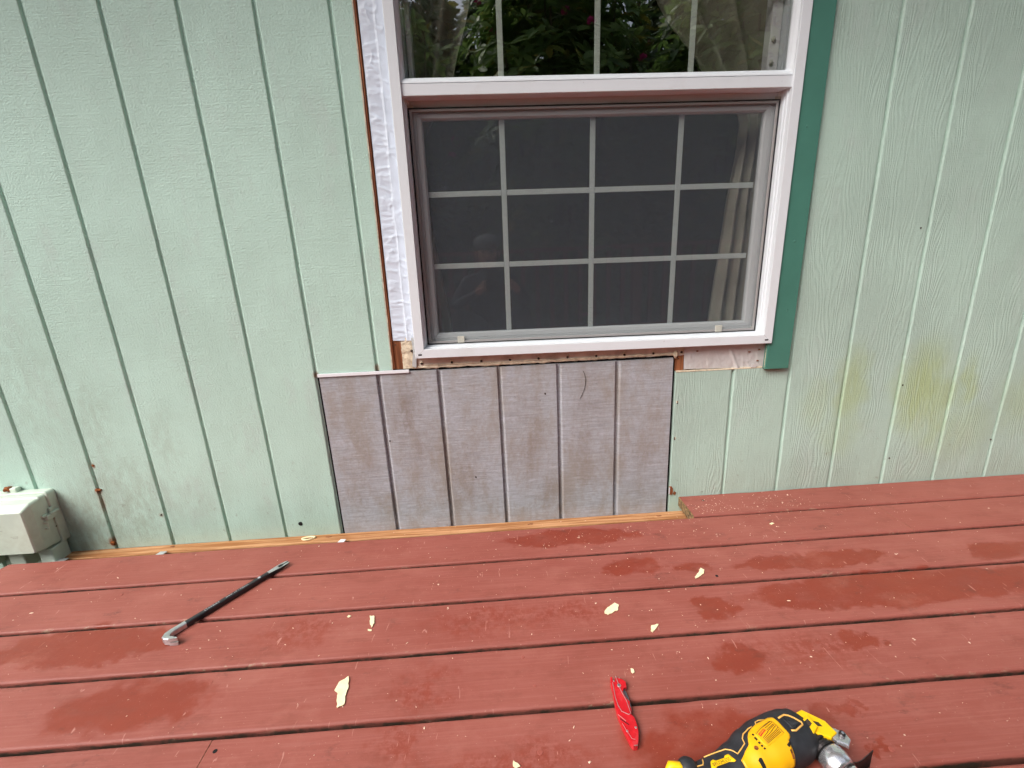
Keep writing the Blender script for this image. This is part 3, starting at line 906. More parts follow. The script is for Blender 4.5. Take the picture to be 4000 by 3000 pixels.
def tape_right(x, z, s, t_):
    y = 0.0050 - .002 * smoothstep(.55, .8, t_)
    y -= .0012 * ridge(fbm(x * 30 + z * 8, z * 6, 4.1), 2.6) * (1 - .6 * t_)
    y -= .0045 * math.exp(-((s - .66 + .14 * t_) / .022) ** 2) * (1 - smoothstep(.5, .9, t_))
    y -= .0010 * fbm(x * 60, z * 60, 2)
    return y
tr_ = wrinkled('flashing_tape', [(.5735, .4885), (.8600, .4805), (.8635, .566), (.5720, .572)], 130, 40, tape_right, M['tape_pink'])
tag(tr_, 'short pinkish wrinkled tape patch under the window beside the teal trim', 'tape')
bobj('tape_tear', prism_bm([(.808, .4835), (.826, .4825), (.830, .490), (.824, .497), (.812, .494)], -.0005, -.0025, 0, plane='xz'), M['tape_pink'], tr_)
bobj('tape_tear', prism_bm([(.811, .481), (.824, .4805), (.827, .486), (.813, .487)], .0008, -.0008, 0, plane='xz'), M['cedar'], tr_)
for (x, z) in ((.617, .551), (.80, .538), (.834, .545), (.832, .505)):
    lump('nail_head', (x, .0020, z), .0034, M['stud'], tr_, (1.3, .5, .7), x * 11, .3, 2)

# teal trim
trim = empty('trim_board', (.8505, 0, .4775), (0, TILT, 0))
tag(trim, 'flat teal green trim board along the edge of the window frame', 'trim')
bobj('board', box_bm(0, .0815, -.0175, -.0010, 0, 1.66, .0012, 2), M['teal'], trim)
bead('caulk_line', [(.0000, -.010, .002 + .0205 * i) for i in range(5)], .003, M['foam'], trim, 14)
for z in (.20, .42, .75):
    lump('filled_nail', (.055 - z * .02, -.0172, z), .0035, M['teal'], trim, (1, .5, 1.3), z * 5, .3, 2)

# ------------------------------------------------------------------ curtains inside
def curtain(name, edge, wall_u, label, npl):
    """edge: list of (z, x of the free edge); the other edge hangs at wall_u; pleats in between"""
    zs = [edge[0][0] + (edge[-1][0] - edge[0][0]) * i / 60 for i in range(61)]
    def fx(z):
        for (z0, x0), (z1, x1) in zip(edge, edge[1:]):
            if z <= z0 and z >= z1:
                t_ = smoothstep(0, 1, (z0 - z) / (z0 - z1))
                return x0 + (x1 - x0) * ((z0 - z) / (z0 - z1) * .6 + t_ * .4)
        return edge[-1][1]
    V, F = [], []
    NU = 90
    for j, z in enumerate(zs):
        xe = fx(z)
        for i in range(NU + 1):
            s = i / NU
            x = xe + (wall_u - xe) * s
            pin = 0.012 + 0.030 * min(1, abs(wall_u - xe) / .3)
            y = .135 + pin * math.sin(s * npl * 2 * math.pi + .8 * math.sin(z * 3)) * .7 + .008 * fbm(x * 9, z * 3, 2)
            V.append((x, y, z))
            if i and j:
                a = j * (NU + 1) + i
                F.append((a - NU - 2, a - NU - 1, a, a - 1))
    return tag(mobj(name, V, F, M['sheer'], None, True), label, 'curtain')
curtain('curtain', [(2.1, .16), (1.619, .470), (1.425, .625), (1.290, .770), (1.20, .765), (1.027, .741), (.636, .716), (.45, .705)], .870, 'pale sheer curtain tied back behind the panes beside the teal trim', 3.3)
curtain('curtain', [(2.1, .02), (1.633, -.090), (1.435, -.153), (1.223, -.279), (1.16, -.285), (.988, -.260), (.649, -.224), (.45, -.21)], -.360, 'dim sheer curtain behind the panes beside the white tape', 3)

# ------------------------------------------------------------------ deck
deck = empty('deck', (0, 0, 0))
tag(deck, kind='structure')
GAP0, DP = -0.1423, 0.1620
def board_profile(y0, y1, t=0.038, r=0.0055, n=5):
    """outline of the section, from the back bottom round over the top to the front bottom"""
    pr = [(y1, -t)]
    for k in range(n + 1):
        a = math.pi / 2 * k / n
        pr.append((y1 - r + r * math.cos(a), -r + r * math.sin(a)))
    for q in range(1, 6):
        pr.append((y1 - r + (y0 + 2 * r - y1) * q / 6, 0))
    for k in range(n + 1):
        a = math.pi / 2 * k / n
        pr.append((y0 + r - r * math.sin(a), -r + r * math.cos(a)))
    pr.append((y0, -t))
    return pr
def deck_board(x0, x1, y0, y1, seed, cham=None):
    pr = board_profile(y0, y1)
    nx = max(4, int((x1 - x0) / .035))
    V, F = [], []
    n = len(pr)
    for i in range(nx + 1):
        x = x0 + (x1 - x0) * i / nx
        for j, (y, z) in enumerate(pr):
            f = (y - y0) / (y1 - y0)
            dy = (.0011 * fbm(x * 6, seed, 1) * (1 - f) + .0011 * fbm(x * 6, seed, 5) * f)
            dz = .0008 * fbm(x * 3, seed, 9) + .0009 * math.sin(f * math.pi) * fbm(x * 1.3, seed, 3)
            if j in (1, 2, 3, 4, 5, 6, n - 7, n - 6, n - 5, n - 4, n - 3, n - 2):
                dz -= .0016 * max(0, fbm(x * 17, seed + f * 20, 2) - .25)
            xx = x
            if cham and i == 0 and f > .7:
                xx = x + cham * (f - .7) / .3
            V.append((xx, y + dy, z + dz))
    for i in range(nx):
        for j in range(n - 1):
            a = i * n + j
            F.append((a, a + n, a + n + 1, a + 1))
        F.append((i * n + n - 1, (i + 1) * n + n - 1, (i + 1) * n, i * n))
    F.append(tuple(range(n)))
    F.append(tuple(nx * n + j for j in range(n - 1, -1, -1)))
    o = mobj('deck_board', V, F, M['deck'], deck, False)
    me = o.data
    me.materials.append(M['endgrain'])
    me.polygons[len(me.polygons) - 1].material_index = 1
    me.polygons[len(me.polygons) - 2].material_index = 1
    b = bmesh.new(); b.from_mesh(me); bmesh.ops.recalc_face_normals(b, faces=list(b.faces)); b.to_mesh(me); b.free()
    return o
XL, XR = -1.712, 2.9
G = 0.0106
b0 = deck_board(.5790, XR, GAP0 + .0035, -.0035, 0)
b0['label'] = 'last deck board against the wall, cut short with weathered end grain'
for k in range(0, 18):
    ya, yb = GAP0 - DP * (k + 1) + G / 2, GAP0 - DP * k - G / 2
    if k == 0:
        deck_board(XL, 1.2195, ya, yb, 1, .014); deck_board(1.2205, XR, ya, yb, 1.5)
    elif k == 4:
        deck_board(XL, -.6795, ya, yb, 5); deck_board(-.6780, XR, ya, yb, 5.5)
    else:
        deck_board(XL, XR, ya, yb, k + 1)
# screw heads and holes in the boards
for (x, y, r) in ((.654, -.043, .0045), (-.033, -.873, .0055), (-.661, -.821, .0042), (-.759, -.663, .0040), (.514, -.439, .0042), (.602, -.831, .0050), (.606, -.919, .0050), (-.05, -.66, .004), (-.03, -.735, .0035), (1.2, -.68, .004), (-.28, -.60, .0035), (-1.2, -.34, .004)):
    bm_ = prism_bm([(x + r * math.cos(a), y + r * math.sin(a)) for a in [i * .5236 for i in range(12)]], -.004, .0008, .0004, 1)
    bobj('screw_head', bm_, M['dark'] if r in (.0045, .0042) else M['rail'], deck)

led = tag(bobj('ledger_board', prism_bm([(-1.656, -.027), (-1.640, -.038), (-1.612, -.0495), (2.9, -.050), (2.9, -.0015), (-1.640, -.0015), (-1.648, -.012)], -.20, -.0615, .0025, 2), M['ledger']), 'orange tan bare ledger timber lying along the foot of the wall', 'timber')
for (x, y) in ((.60, -.022), (.50, -.027), (-.72, -.02), (-1.28, -.015), (.02, -.025)):
    lump('knot', (x, y, -.0618), .006, M['stud'], led, (2.0, .8, .15), x * 3, .4, 2)
hang = []
for i, (x, w, lab) in enumerate(((-1.288, .034, 'grey metal joist hanger tab at the ledger edge, near the pry bar'), (-1.633, .050, 'grey metal joist hanger tab at the split end of the ledger, below the utility box'), (-.660, .030, 'white metal joist hanger tab at the ledger edge, near the grey panel corner'))):
    h = bobj('joist_hanger', prism_bm([(x - w / 2, -.082), (x + w / 2 - .006, -.085), (x + w / 2, -.054), (x - w / 2 + .010, -.0525)], -.0555, -.0535, .0006, 1), M['galv'] if i < 2 else M['white_metal'])
    tag(h, lab, 'joist hanger', 'joist hangers on the ledger')

# ------------------------------------------------------------------ utility box on the wall
ub = empty('utility_box', (-1.80, 0, 0))
tag(ub, 'pale green plastic utility box with side latch at the foot of the wall', 'utility box')
def L(x): return x + 1.80
def rr_ring(x0, x1, z0, z1, y, r, n=4):
    pts = []
    for (cx, cz, a0) in ((x1 - r, z1 - r, 0), (x0 + r, z1 - r, 90), (x0 + r, z0 + r, 180), (x1 - r, z0 + r, 270)):
        for k in range(n + 1):
            a = R(a0 + 90 * k / n)
            pts.append((cx + r * math.cos(a), y, cz + r * math.sin(a)))
    return pts
bx0, bx1, bz0, bz1 = -.16, L(-1.632), -.006, .192
loft('back_box', [rr_ring(bx0, bx1, bz0, bz1, y, .012) for y in (-.001, -.028)] + [rr_ring(bx0 + .002, bx1 - .002, bz0 + .002, bz1 - .002, -.030, .012)], M['box_plastic'], ub, False)
cov = loft('cover', [rr_ring(bx0 + .006, bx1 - .006, bz0 + .006, bz1 - .006, -.0305, .010), rr_ring(bx0 + .006, bx1 - .006, bz0 + .006, bz1 - .006, -.050, .010), rr_ring(bx0 + .010, bx1 - .0065, bz0 + .009, bz1 - .010, -.054, .010),
                    rr_ring(bx0 + .012, bx1 - .007, bz0 + .010, bz1 - .012, -.085, .009), rr_ring(bx0 + .014, bx1 - .008, bz0 + .012, bz1 - .014, -.089, .009),
                    rr_ring(bx0 + .022, bx1 - .013, bz0 + .015, bz1 - .026, -.110, .006), rr_ring(bx0 + .026, bx1 - .017, bz0 + .018, bz1 - .030, -.1135, .006)], M['box_plastic'], ub, False)
for z, a, c in ((.118, .02, .074), (.110, .02, .070), (.102, .02, .076), (.078, .095, .118), (.073, .100, .116), (.030, .0, .034)):
    bobj('faint_lettering', box_bm(a, c, -.1142, -.1132, z - .0012, z + .0012), M['emboss'], cov)
lat = bobj('latch', box_bm(bx1 - .008, bx1 + .006, -.060, -.020, .098, .116, .003, 2), M['box_plastic'], ub)
cyl('latch_hinge', (bx1 + .004, -.030, .117), (0, 1, 0), .005, .030, M['box_plastic'], lat, 12)
bobj('latch_hook', box_bm(bx1 - .010, bx1 + .001, -.066, -.052, .112, .121, .002, 2), M['box_plastic'], lat)
ring_members(['latch_loop'] * 4, [(.0, -.062), (.0, -.066), (.004, -.066), (.004, -.062)], bx1 - .012, bx1 + .008, .070, .097, M['box_plastic'], lat)
bobj('hinge_tab', box_bm(bx1 - .003, bx1 + .003, -.040, -.026, .122, .136, .0015, 1), M['box_plastic'], ub)
lump('screw', (bx1 + .001, -.036, .064), .0025, M['nail'], ub, (.6, 1, 1), 2, .2, 2)
for (a, c) in ((-.120, -.070), (.010, .062), (.112, .160)):
    bobj('conduit_hub', box_bm(a, c, -.070, -.008, -.075, -.004, .004, 2), M['box_plastic'], ub)
lump('rusty_screw', (.030, -.012, .203), .011, M['rust'], ub, (1.3, 1, .8), 8, .4)
bobj('mounting_lug', box_bm(.040, .062, -.020, -.001, .188, .208, .002, 1), M['box_plastic'], ub)

# ------------------------------------------------------------------ pry bar
bar = empty('pry_bar', (-.9535, -.5290, 0.0), (0, 0, math.atan2(.2745, .1965)))
tag(bar, 'black pry bar with bare steel claws lying on the red deck', 'pry bar')
# local x runs from the heel to the slotted tip, local -y is towards the camera side
HW, HH = .0070, .0155
def sec(x, w, z0, z1, c=.0022):
    return [(x, -w, z0 + c), (x, -w + c, z0), (x, w - c, z0), (x, w, z0 + c), (x, w, z1 - c), (x, w - c, z1), (x, -w + c, z1), (x, -w, z1 - c)]
shaft = loft('shaft', [sec(.052, HW, .0004, HH), sec(.10, HW, .0004, HH), sec(.200, HW, .0004, HH), sec(.275, HW, .0008, HH), sec(.2765, HW * .9, .002, HH - .0015)], M['bar_black'], bar, False)
# slotted tip: flares and thins, with a slot between two prongs
def prong(s):
    rings = []
    for (x, yi, yo, z0, z1) in ((.268, 0, .0066, .0010, .0142), (.290, 0, .0080, .0025, .0135), (.308, .0012 * 0, .0096, .0045, .0128), (.3085, .0016, .0096, .0045, .0128), (.322, .0017, .0102, .0060, .0122), (.334, .0018, .0092, .0078, .0116), (.341, .0024, .0062, .0090, .0110)):
        a, c = s * yi, s * yo
        rings.append([(x, a, z0), (x, c * .92 + a * .08, z0), (x, c, (z0 + z1) / 2), (x, c * .95 + a * .05, z1), (x, a, z1)])
    return loft('tip_prong', rings, M['bar_black'], bar, False)
for s in (1, -1):
    pg = prong(s)
    V = []
    out = [(.2665, .0062), (.290, .0076), (.308, .0092), (.322, .0097), (.334, .0087), (.341, .0058)]
    inn = [(.2665, 0), (.290, 0), (.308, 0.0), (.3086, .0018), (.334, .0021), (.341, .0027)]
    zt = [.01445, .01375, .01305, .01245, .01185, .01125]
    for (xo, yo), (xi, yi), z in zip(out, inn, zt):
        V += [(xo, s * yo, z), (xi, s * yi, z)]
    mobj('bright_face', V, [(2 * i, 2 * i + 1, 2 * i + 3, 2 * i + 2) for i in range(5)], M['bar_steel'], pg)
# bent claw: plan outline in local x,y ; the claw blade stands on edge, notched
NC = 13
arc = []
for i in range(NC):
    t_ = i / (NC - 1)
    a = R(180 + 112 * t_ * smoothstep(0, 1, .25 + .75 * t_))
    arc.append((t_, a))
ctr = [(.053, .000), (.036, .0002), (.022, .0000), (.011, -.0035), (.0045, -.0105), (.0030, -.020), (.0060, -.0310), (.0105, -.0410), (.0150, -.0490)]
wid = [.0070, .0072, .0078, .0088, .0088, .0072, .0050, .0032, .0014]
hgt = [(.0003, .0157), (.0003, .0158), (.0003, .0160), (.0003, .0168), (.0003, .0180), (.0003, .0195), (.0003, .0210), (.0003, .0218), (.0003, .0220)]
rings = []
for i, (x, y) in enumerate(ctr):
    a = Vector(ctr[max(i - 1, 0)]); c = Vector(ctr[min(i + 1, len(ctr) - 1)])
    t_ = (c - a).normalized(); nrm = Vector((-t_.y, t_.x))
    z0, z1 = hgt[i]
    w = wid[i]; ch = min(.0018, w * .5)
    P = lambda s, z: (x + nrm.x * s, y + nrm.y * s, z)
    rings.append([P(-w, z0 + ch), P(-w + ch, z0), P(w - ch, z0), P(w, z0 + ch), P(w, z1 - ch), P(w - ch, z1), P(-w + ch, z1), P(-w, z1 - ch)])
k6 = rings[6]
claw = loft('claw_heel', rings[:7], M['bar_steel'], bar, False)
for lo, hi, z0s in ((0.0, .42, 0), (.60, 1.0, 1)):
    rg = []
    for i in (6, 7, 8):
        z0, z1 = hgt[i]
        za, zb = z0 + (z1 - z0) * (lo if i > 6 else (0 if not z0s else .5)), z0 + (z1 - z0) * (hi if i > 6 else (.5 if not z0s else 1))
        x, y = ctr[i]
        a = Vector(ctr[i - 1]); c = Vector(ctr[min(i + 1, 8)])
        t_ = (c - a).normalized(); nrm = Vector((-t_.y, t_.x)); w = wid[i]
        rg.append([(x + nrm.x * s, y + nrm.y * s, z) for s, z in ((-w, za), (w, za), (w, zb), (-w, zb))])
    loft('claw_prong', rg, M['bar_steel'], claw, False)
def bar_text(body, size, x, dy):
    V, F = text_geo(body, size)
    mobj('lettering', [(x + vx, dy + vy, HH + .0002) for vx, vy, _ in V], F, M['print_grey'], shaft)
bar_text('STANLEY', .0098, .098, -.0038)
for q_ in range(3):
    bobj('worn_print', box_bm(.155 + .006 * q_, .1595 + .006 * q_, -.0012, .0012, HH + .0001, HH + .0003), M['print_grey'], shaft)
bar_text('13" / 330mm', .0078, .176, -.0028)
cyl('round_mark', (.249, 0, HH + .0002), (0, 0, 1), .0042, .0003, M['print_grey'], shaft, 16)

# ------------------------------------------------------------------ folding knife
kx, ky = .145, -.81
kn = empty('folding_knife', (kx, ky, 0))
tag(kn, 'red folding pocket knife lying closed across a deck gap', 'knife')
def KL(pts): return [(x - kx, y - ky) for x, y in pts]
KO = [(.1331, -.7401), (.1376, -.7385), (.1368, -.7502), (.1400, -.7525), (.1453, -.7385), (.1483, -.7427), (.1557, -.7454), (.1631, -.7525), (.1617, -.7651), (.1554, -.7671), (.1506, -.7754), (.1537, -.789), (.1569, -.7952), (.1595, -.7978), (.1561, -.8057),
      (.1575, -.8138), (.1536, -.8248), (.1585, -.8318), (.1591, -.847), (.1569, -.8624), (.1517, -.8772), (.148, -.8842), (.1403, -.8846), (.1358, -.8759), (.1297, -.8466), (.1287, -.8348), (.1271, -.8231), (.1273, -.7997), (.1306, -.7699), (.1309, -.751)]
KO = KL(KO)
kb = prism_bm(KO, .0075, .0132, .0009, 2)
bobj('handle_scale', kb, M['knife_red'], kn)
bobj('handle_scale', prism_bm([(x * .985, y * .995) for x, y in KO], .0004, .0058, .0006, 1), M['knife_red'], kn)
bobj('liner', prism_bm([(x * .95, y * .985) for x, y in KO], .0057, .0076), M['knife_steel'], kn)
bobj('blade_spine', prism_bm(KL([(.1500, -.770), (.1580, -.7690), (.1600, -.785), (.1605, -.800), (.1590, -.812), (.1560, -.815), (.154, -.80)]), .0050, .0090, .0012, 2), M['knife_steel'], kn)
bobj('thumb_stud', prism_bm(KL([(.1465, -.7405), (.1540, -.7400), (.1555, -.7435), (.1490, -.7450)]), .0050, .0105, .001, 1), M['knife_edge'], kn)
def path_strip(name, pts, w, z0, z1, mat, parent, w2=None):
    rings = []
    for i, p in enumerate(pts):
        a = Vector(pts[max(i - 1, 0)]); c = Vector(pts[min(i + 1, len(pts) - 1)])
        t_ = (c - a).normalized(); n_ = Vector((-t_.y, t_.x))
        rings.append([(p[0] - n_.x * w, p[1] - n_.y * w, z0), (p[0] + n_.x * w, p[1] + n_.y * w, z0), (p[0] + n_.x * w * .5, p[1] + n_.y * w * .5, z1), (p[0] - n_.x * w * .5, p[1] - n_.y * w * .5, z1)])
    return loft(name, rings, mat, parent, False)
path_strip('worn_edge', KL([(.1451, -.739), (.1465, -.7579), (.1468, -.7693), (.1526, -.7964), (.1536, -.8229), (.1486, -.8253), (.1367, -.8176), (.1328, -.8041), (.132, -.7863), (.135, -.7531)]), .0009, .0128, .0140, M['knife_edge'], kn)
path_strip('worn_edge', KL([(.131, -.8418), (.1343, -.8527), (.1366, -.8591), (.1411, -.8717), (.1467, -.8736)]), .0006, .0128, .0137, M['knife_edge'], kn)
path_strip('worn_edge', KL([(.1275, -.8235), (.1330, -.8300), (.1395, -.8375)]), .0006, .0128, .0138, M['knife_edge'], kn)
for (x, y), r in (((.1467, -.7611), .0042), ((.1545, -.8517), .0022), ((.1361, -.857), .0022)):
    cyl('pivot_screw', (x - kx, y - ky, .0134), (0, 0, 1), r, .0012, M['knife_edge'], kn, 16, bev=.0003)
    cyl('screw_recess', (x - kx, y - ky, .0141), (0, 0, 1), r * .5, .0003, M['knife_steel'], kn, 6)
bobj('slot', prism_bm(KL([(.1290, -.8330), (.1300, -.8318), (.1435, -.8445), (.1430, -.8462)]), .0125, .01345, 0), M['dark'], kn)
lump('bright_spot', (.1385 - kx, -.7485 - ky, .0105), .0022, M['knife_edge'], kn, (1, 1, 1), 1, .2, 2)
path_strip('tail_highlight', KL([(.1405, -.8838), (.1478, -.8838)]), .0007, .0118, .0134, M['knife_edge'], kn)

# ------------------------------------------------------------------ oscillating multi tool
mt = empty('oscillating_tool', (.36, -.925, 0))
tag(mt, 'yellow and black cordless oscillating multi tool lying on the wet boards', 'power tool')
T0, T1 = Vector((-.255, -.079)), Vector((.112, .033))              # plan ends of the axis, in local coordinates
TD = (T1 - T0).normalized(); TN = Vector((-TD.y, TD.x)); TL = (T1 - T0).length
PROF = [(0.0, .037, .034), (.10, .037, .034), (.16, .030, .029), (.24, .0275, .0270), (.36, .0270, .0270), (.46, .0280, .0275), (.54, .0320, .0300), (.62, .0390, .0340), (.70, .0430, .0360), (.80, .0435, .0360), (.86, .0425, .0350), (.91, .0385, .0330), (.96, .0290, .0270), (1.0, .0180, .0180)]
def prof(t_):
    for (a, w0, h0), (c, w1, h1) in zip(PROF, PROF[1:]):
        if t_ <= c:
            q = max(0, (t_ - a) / (c - a)); q = q * q * (3 - 2 * q)
            return w0 + (w1 - w0) * q, h0 + (h1 - h0) * q
    return PROF[-1][1:]
def surf(t_, a, off=0.0):
    """a in degrees: 0 away from the camera, 90 up, 180 towards it"""
    w, h = prof(t_)
    ca, sa = math.cos(R(a)), math.sin(R(a))
    e = .78
    y = (w + off) * math.copysign(abs(ca) ** e, ca); z = (h + off) * math.copysign(abs(sa) ** e, sa)
    p = T0 + TD * (TL * t_) + TN * y
    return (p.x, p.y, h + .0015 + z)
rings = [[surf(t_ / 60, a) for a in range(0, 360, 9)] for t_ in range(61)]
body = loft('body', rings, M['tool_black'], mt, True)
def ta_patch(name, outline, off, mat, parent, skirt=True, step=(.012, 5.0)):
    from math import floor
    n = len(outline)
    sx, sy = step
    pts = [Vector((t_ / sx, a / sy)) for t_, a in outline]
    # densify the outline
    dn = []
    for i in range(n):
        p, q = pts[i], pts[(i + 1) % n]
        m = max(1, int((q - p).length / .8))
        for k in range(m): dn.append(p + (q - p) * k / m)
    xs = [p.x for p in dn]; ys = [p.y for p in dn]
    inner = [Vector((x + .5, y + .5)) for x in range(int(floor(min(xs))), int(max(xs)) + 1) for y in range(int(floor(min(ys))), int(max(ys)) + 1)]
    allp = dn + inner
    res = delaunay_2d_cdt(allp, [], [list(range(len(dn)))], 1, 1e-5)
    vs, fs = res[0], res[2]
    V = [surf(v.x * sx, v.y * sy, off) for v in vs]
    F = [tuple(f) for f in fs]
    b = bmesh.new()
    bv = [b.verts.new(v) for v in V]
    for f in F:
        try: b.faces.new([bv[i] for i in f])
        except ValueError: pass
    for v in [v for v in b.verts if not v.link_faces]: b.verts.remove(v)
    bmesh.ops.recalc_face_normals(b, faces=list(b.faces))
    if b.faces:
        c = Vector(surf(sum(v.x for v in dn) / len(dn) * sx, 0, -.03)); c.z = .034
        f = max(b.faces, key=lambda f: f.calc_area())
        if f.normal.dot(f.calc_center_median() - Vector((f.calc_center_median().x, f.calc_center_median().y - .0, .02))) < 0:
            bmesh.ops.reverse_faces(b, faces=list(b.faces))
    if skirt:
        ed = [e for e in b.edges if e.is_boundary]
        ext = bmesh.ops.extrude_edge_only(b, edges=ed)
        for v in [g for g in ext['geom'] if isinstance(g, bmesh.types.BMVert)]:
            ctr_ = Vector((v.co.x, v.co.y, v.co.z))
            p2 = Vector((v.co.x, v.co.y)) - T0
            t_ = p2.dot(TD) / TL
            w, h = prof(t_)
            axis = T0 + TD * (TL * t_)
            d = Vector((axis.x - v.co.x, axis.y - v.co.y, h + .0015 - v.co.z)).normalized()
            v.co += d * (off + .0012)
    o = bobj(name, b, mat, parent, False)
    o.data.polygons.foreach_set('use_smooth', [len(p.vertices) == 3 for p in o.data.polygons])
    return o
def ta_line(name, pts, off, w, mat, parent):
    """thin piping laid on the body along (t, a) points"""
    dens = []
    for (p, q) in zip(pts, pts[1:]):
        m = max(1, int(max(abs(q[0] - p[0]) / .015, abs(q[1] - p[1]) / 6)))
        for k in range(m): dens.append((p[0] + (q[0] - p[0]) * k / m, p[1] + (q[1] - p[1]) * k / m))
    dens.append(pts[-1])
    return loft(name, tube_rings([surf(t_, a, off) for t_, a in dens], w, 6), mat, parent)
def shift(pts, dt=0, da=0): return [(t_ + dt, a + da) for t_, a in pts]

YO = [(.765, 68), (.785, 72), (.79, 83), (.79, 105), (.78, 110), (.765, 113), (.76, 123), (.755, 139), (.745, 167), (.715, 182), (.595, 182), (.535, 150), (.525, 126), (.525, 105), (.565, 94), (.596, 90), (.612, 82), (.63, 75), (.645, 72), (.695, 69)]
yel = ta_patch('yellow_housing', YO, .0022, M['tool_yellow'], mt)
ta_line('piping', [(.67, 66), (.65, 64), (.61, 69), (.592, 76), (.585, 86), (.555, 89), (.53, 91), (.515, 79), (.5, 68), (.475, 59), (.43, 50), (.40, 44)], .0004, .0011, M['tool_pipe'], mt)
ta_line('piping', [(.385, 53), (.375, 69), (.365, 76), (.325, 70), (.28, 66)], .0004, .0011, M['tool_pipe'], mt)
ta_line('piping', [(.81, 77), (.85, 74), (.866, 79), (.90, 93), (.895, 98), (.835, 103), (.815, 100)], .0005, .0016, M['tool_pipe'], mt)
ta_line('piping', [(.745, 66), (.72, 60), (.70, 61), (.692, 67)], .0004, .0010, M['tool_pipe'], mt)
grp = ta_patch('grip_pad', [(.822, 79), (.85, 78), (.862, 82), (.888, 94), (.838, 99), (.824, 97)], .0010, M['tool_black'], mt)
for i in range(6):
    ta_line('grip_rib', [(.828 + i * .009, 80 + i * 2.2), (.832 + i * .008, 97 - i * .4)], .0013, .0008, M['tool_black'], grp)
# BRUSHLESS badge
badge = ta_patch('badge', [(.388, 92), (.405, 78), (.42, 77), (.428, 83), (.468, 86), (.478, 82), (.495, 84), (.506, 100), (.496, 101), (.478, 95), (.418, 92), (.395, 96)], .0012, M['tool_bright'], mt, step=(.008, 4))
def ta_text(body, t0, a0, t1, a1, h, off, mat, parent, name='lettering'):
    """text from (t0,a0) to (t1,a1); h = letter height in degrees round the body"""
    V, F = text_geo(body, 1.0)
    w = max(v[0] for v in V)
    out = [surf(t0 + (t1 - t0) * vx / w, a0 + (a1 - a0) * vx / w - h * vy, off) for vx, vy, _ in V]
    return mobj(name, out, F, mat, parent)
ta_text('BRUSHLESS', .402, 90, .488, 94.5, 8.0, .0016, M['tool_ink'], badge)
# warning label: ruled lines, red box and lines of small print
lab = ta_patch('label_plate', [(.645, 83), (.75, 76), (.765, 79), (.772, 99), (.665, 107), (.652, 104)], .0026, M['tool_yellow'], yel, True)
ta_patch('red_warning_bar', [(.660, 87), (.700, 84.5), (.703, 88), (.662, 90.5)], .0031, M['tool_red'], lab, False, (.01, 3))
ta_text('WARNING', .664, 89.6, .699, 87.2, 2.6, .0034, M['tool_bright'], lab)
random.seed(11)
for i in range(9):
    f = i / 8
    if i < 3:
        ta_line('print_line', [(.706 + .002 * f, 82 + 3 * i), (.758, 78.5 + 3 * i)], .0030, .00045, M['tool_ink'], lab)
    else:
        ta_line('print_line', [(.664 + .002 * f, 92.5 + 2.0 * (i - 3)), (.755 + .01 * random.random(), 86.0 + 2.0 * (i - 3))], .0030, .00045, M['tool_ink'], lab)
ta_line('print_line', [(.655, 85), (.752, 78.2)], .0030, .0004, M['tool_ink'], lab)
for (t_, a) in ((.640, 84), (.637, 90), (.637, 96), (.638, 102), (.641, 108)):
    ta_patch('vent_slot', [(t_ - .005, a - 2.0), (t_ + .004, a - 2.6), (t_ + .006, a + .6), (t_ - .003, a + 1.4)], .0027, M['dark'], yel, False, (.006, 2))
ta_patch('screw_recess', [(.610 + .010 * math.cos(q), 100 + 4.2 * math.sin(q)) for q in [i * .5236 for i in range(12)]], .0026, M['rust'], yel, False, (.006, 2))
ta_patch('mount_slot', [(.596, 118), (.604, 120), (.604, 150), (.590, 150), (.586, 122)], .0026, M['dark'], yel, False, (.006, 4))
ta_patch('side_notch', [(.742, 119), (.770, 114), (.768, 119), (.748, 125)], .0026, M['dark'], yel, False, (.006, 2))
ta_patch('side_dent', [(.742, 130), (.752, 128), (.748, 152), (.738, 150)], .0026, M['rust'], yel, False, (.006, 3))
# rear bumper and speed trigger just inside the frame
lump('trigger_knob', (-.150, -.028, .052), .015, M['tool_black'], mt, (1.1, 1.0, .9), 3, .08)
loft('rear_accent', tube_rings([(-.190, -.036, .050), (-.178, -.026, .054), (-.165, -.030, .056), (-.152, -.036, .054)], [.004, .008, .008, .003], 8), M['tool_bright'], mt)
# front: yellow mounting block, bellows, cast head, lever and blade
fb = bobj('front_block', prism_bm([(.070, .040), (.100, .050), (.128, .026), (.134, .004), (.118, -.004), (.086, .012)], .034, .056, .002, 2), M['tool_bright'], mt)
fb2 = bobj('front_block', prism_bm([(.074, .020), (.098, .034), (.104, .012), (.088, .000)], .050, .064, .002, 2), M['tool_bright'], mt)
bobj('block_window', prism_bm([(.080, .019), (.094, .026), (.096, .017), (.086, .010)], .0638, .0644), M['nail'], fb2)
bobj('block_window', prism_bm([(.104, .028), (.114, .024), (.116, .016), (.107, .018)], .0558, .0564), M['nail'], fb)
AX = Vector((.292, -.956, 0))
def hp(u, v, z): return Vector((.094, .012, z)) + AX * u + Vector((TD.x, TD.y, 0)) * v
for i in range(5):
    c = hp(.002 + .0052 * i, .004, .034)
    cyl('bellows_ring', c, AX, .0215 - .0012 * (i % 2) * 2, .0046, M['tool_dark_steel'], mt, 24, smooth=False, bev=.0012)
hr = [(.026, .0180), (.030, .0215), (.046, .0225), (.050, .0210), (.056, .0205), (.060, .0175)]
rings = []
for (u, r) in hr:
    c = hp(u, .006, .033)
    rings.append([c + Vector((TD.x, TD.y, 0)) * (r * math.cos(q) * 1.12) + Vector((0, 0, 1)) * (r * math.sin(q)) for q in [k * math.pi / 14 for k in range(28)]])
head = loft('gear_head', rings, M['tool_steel'], mt, True)
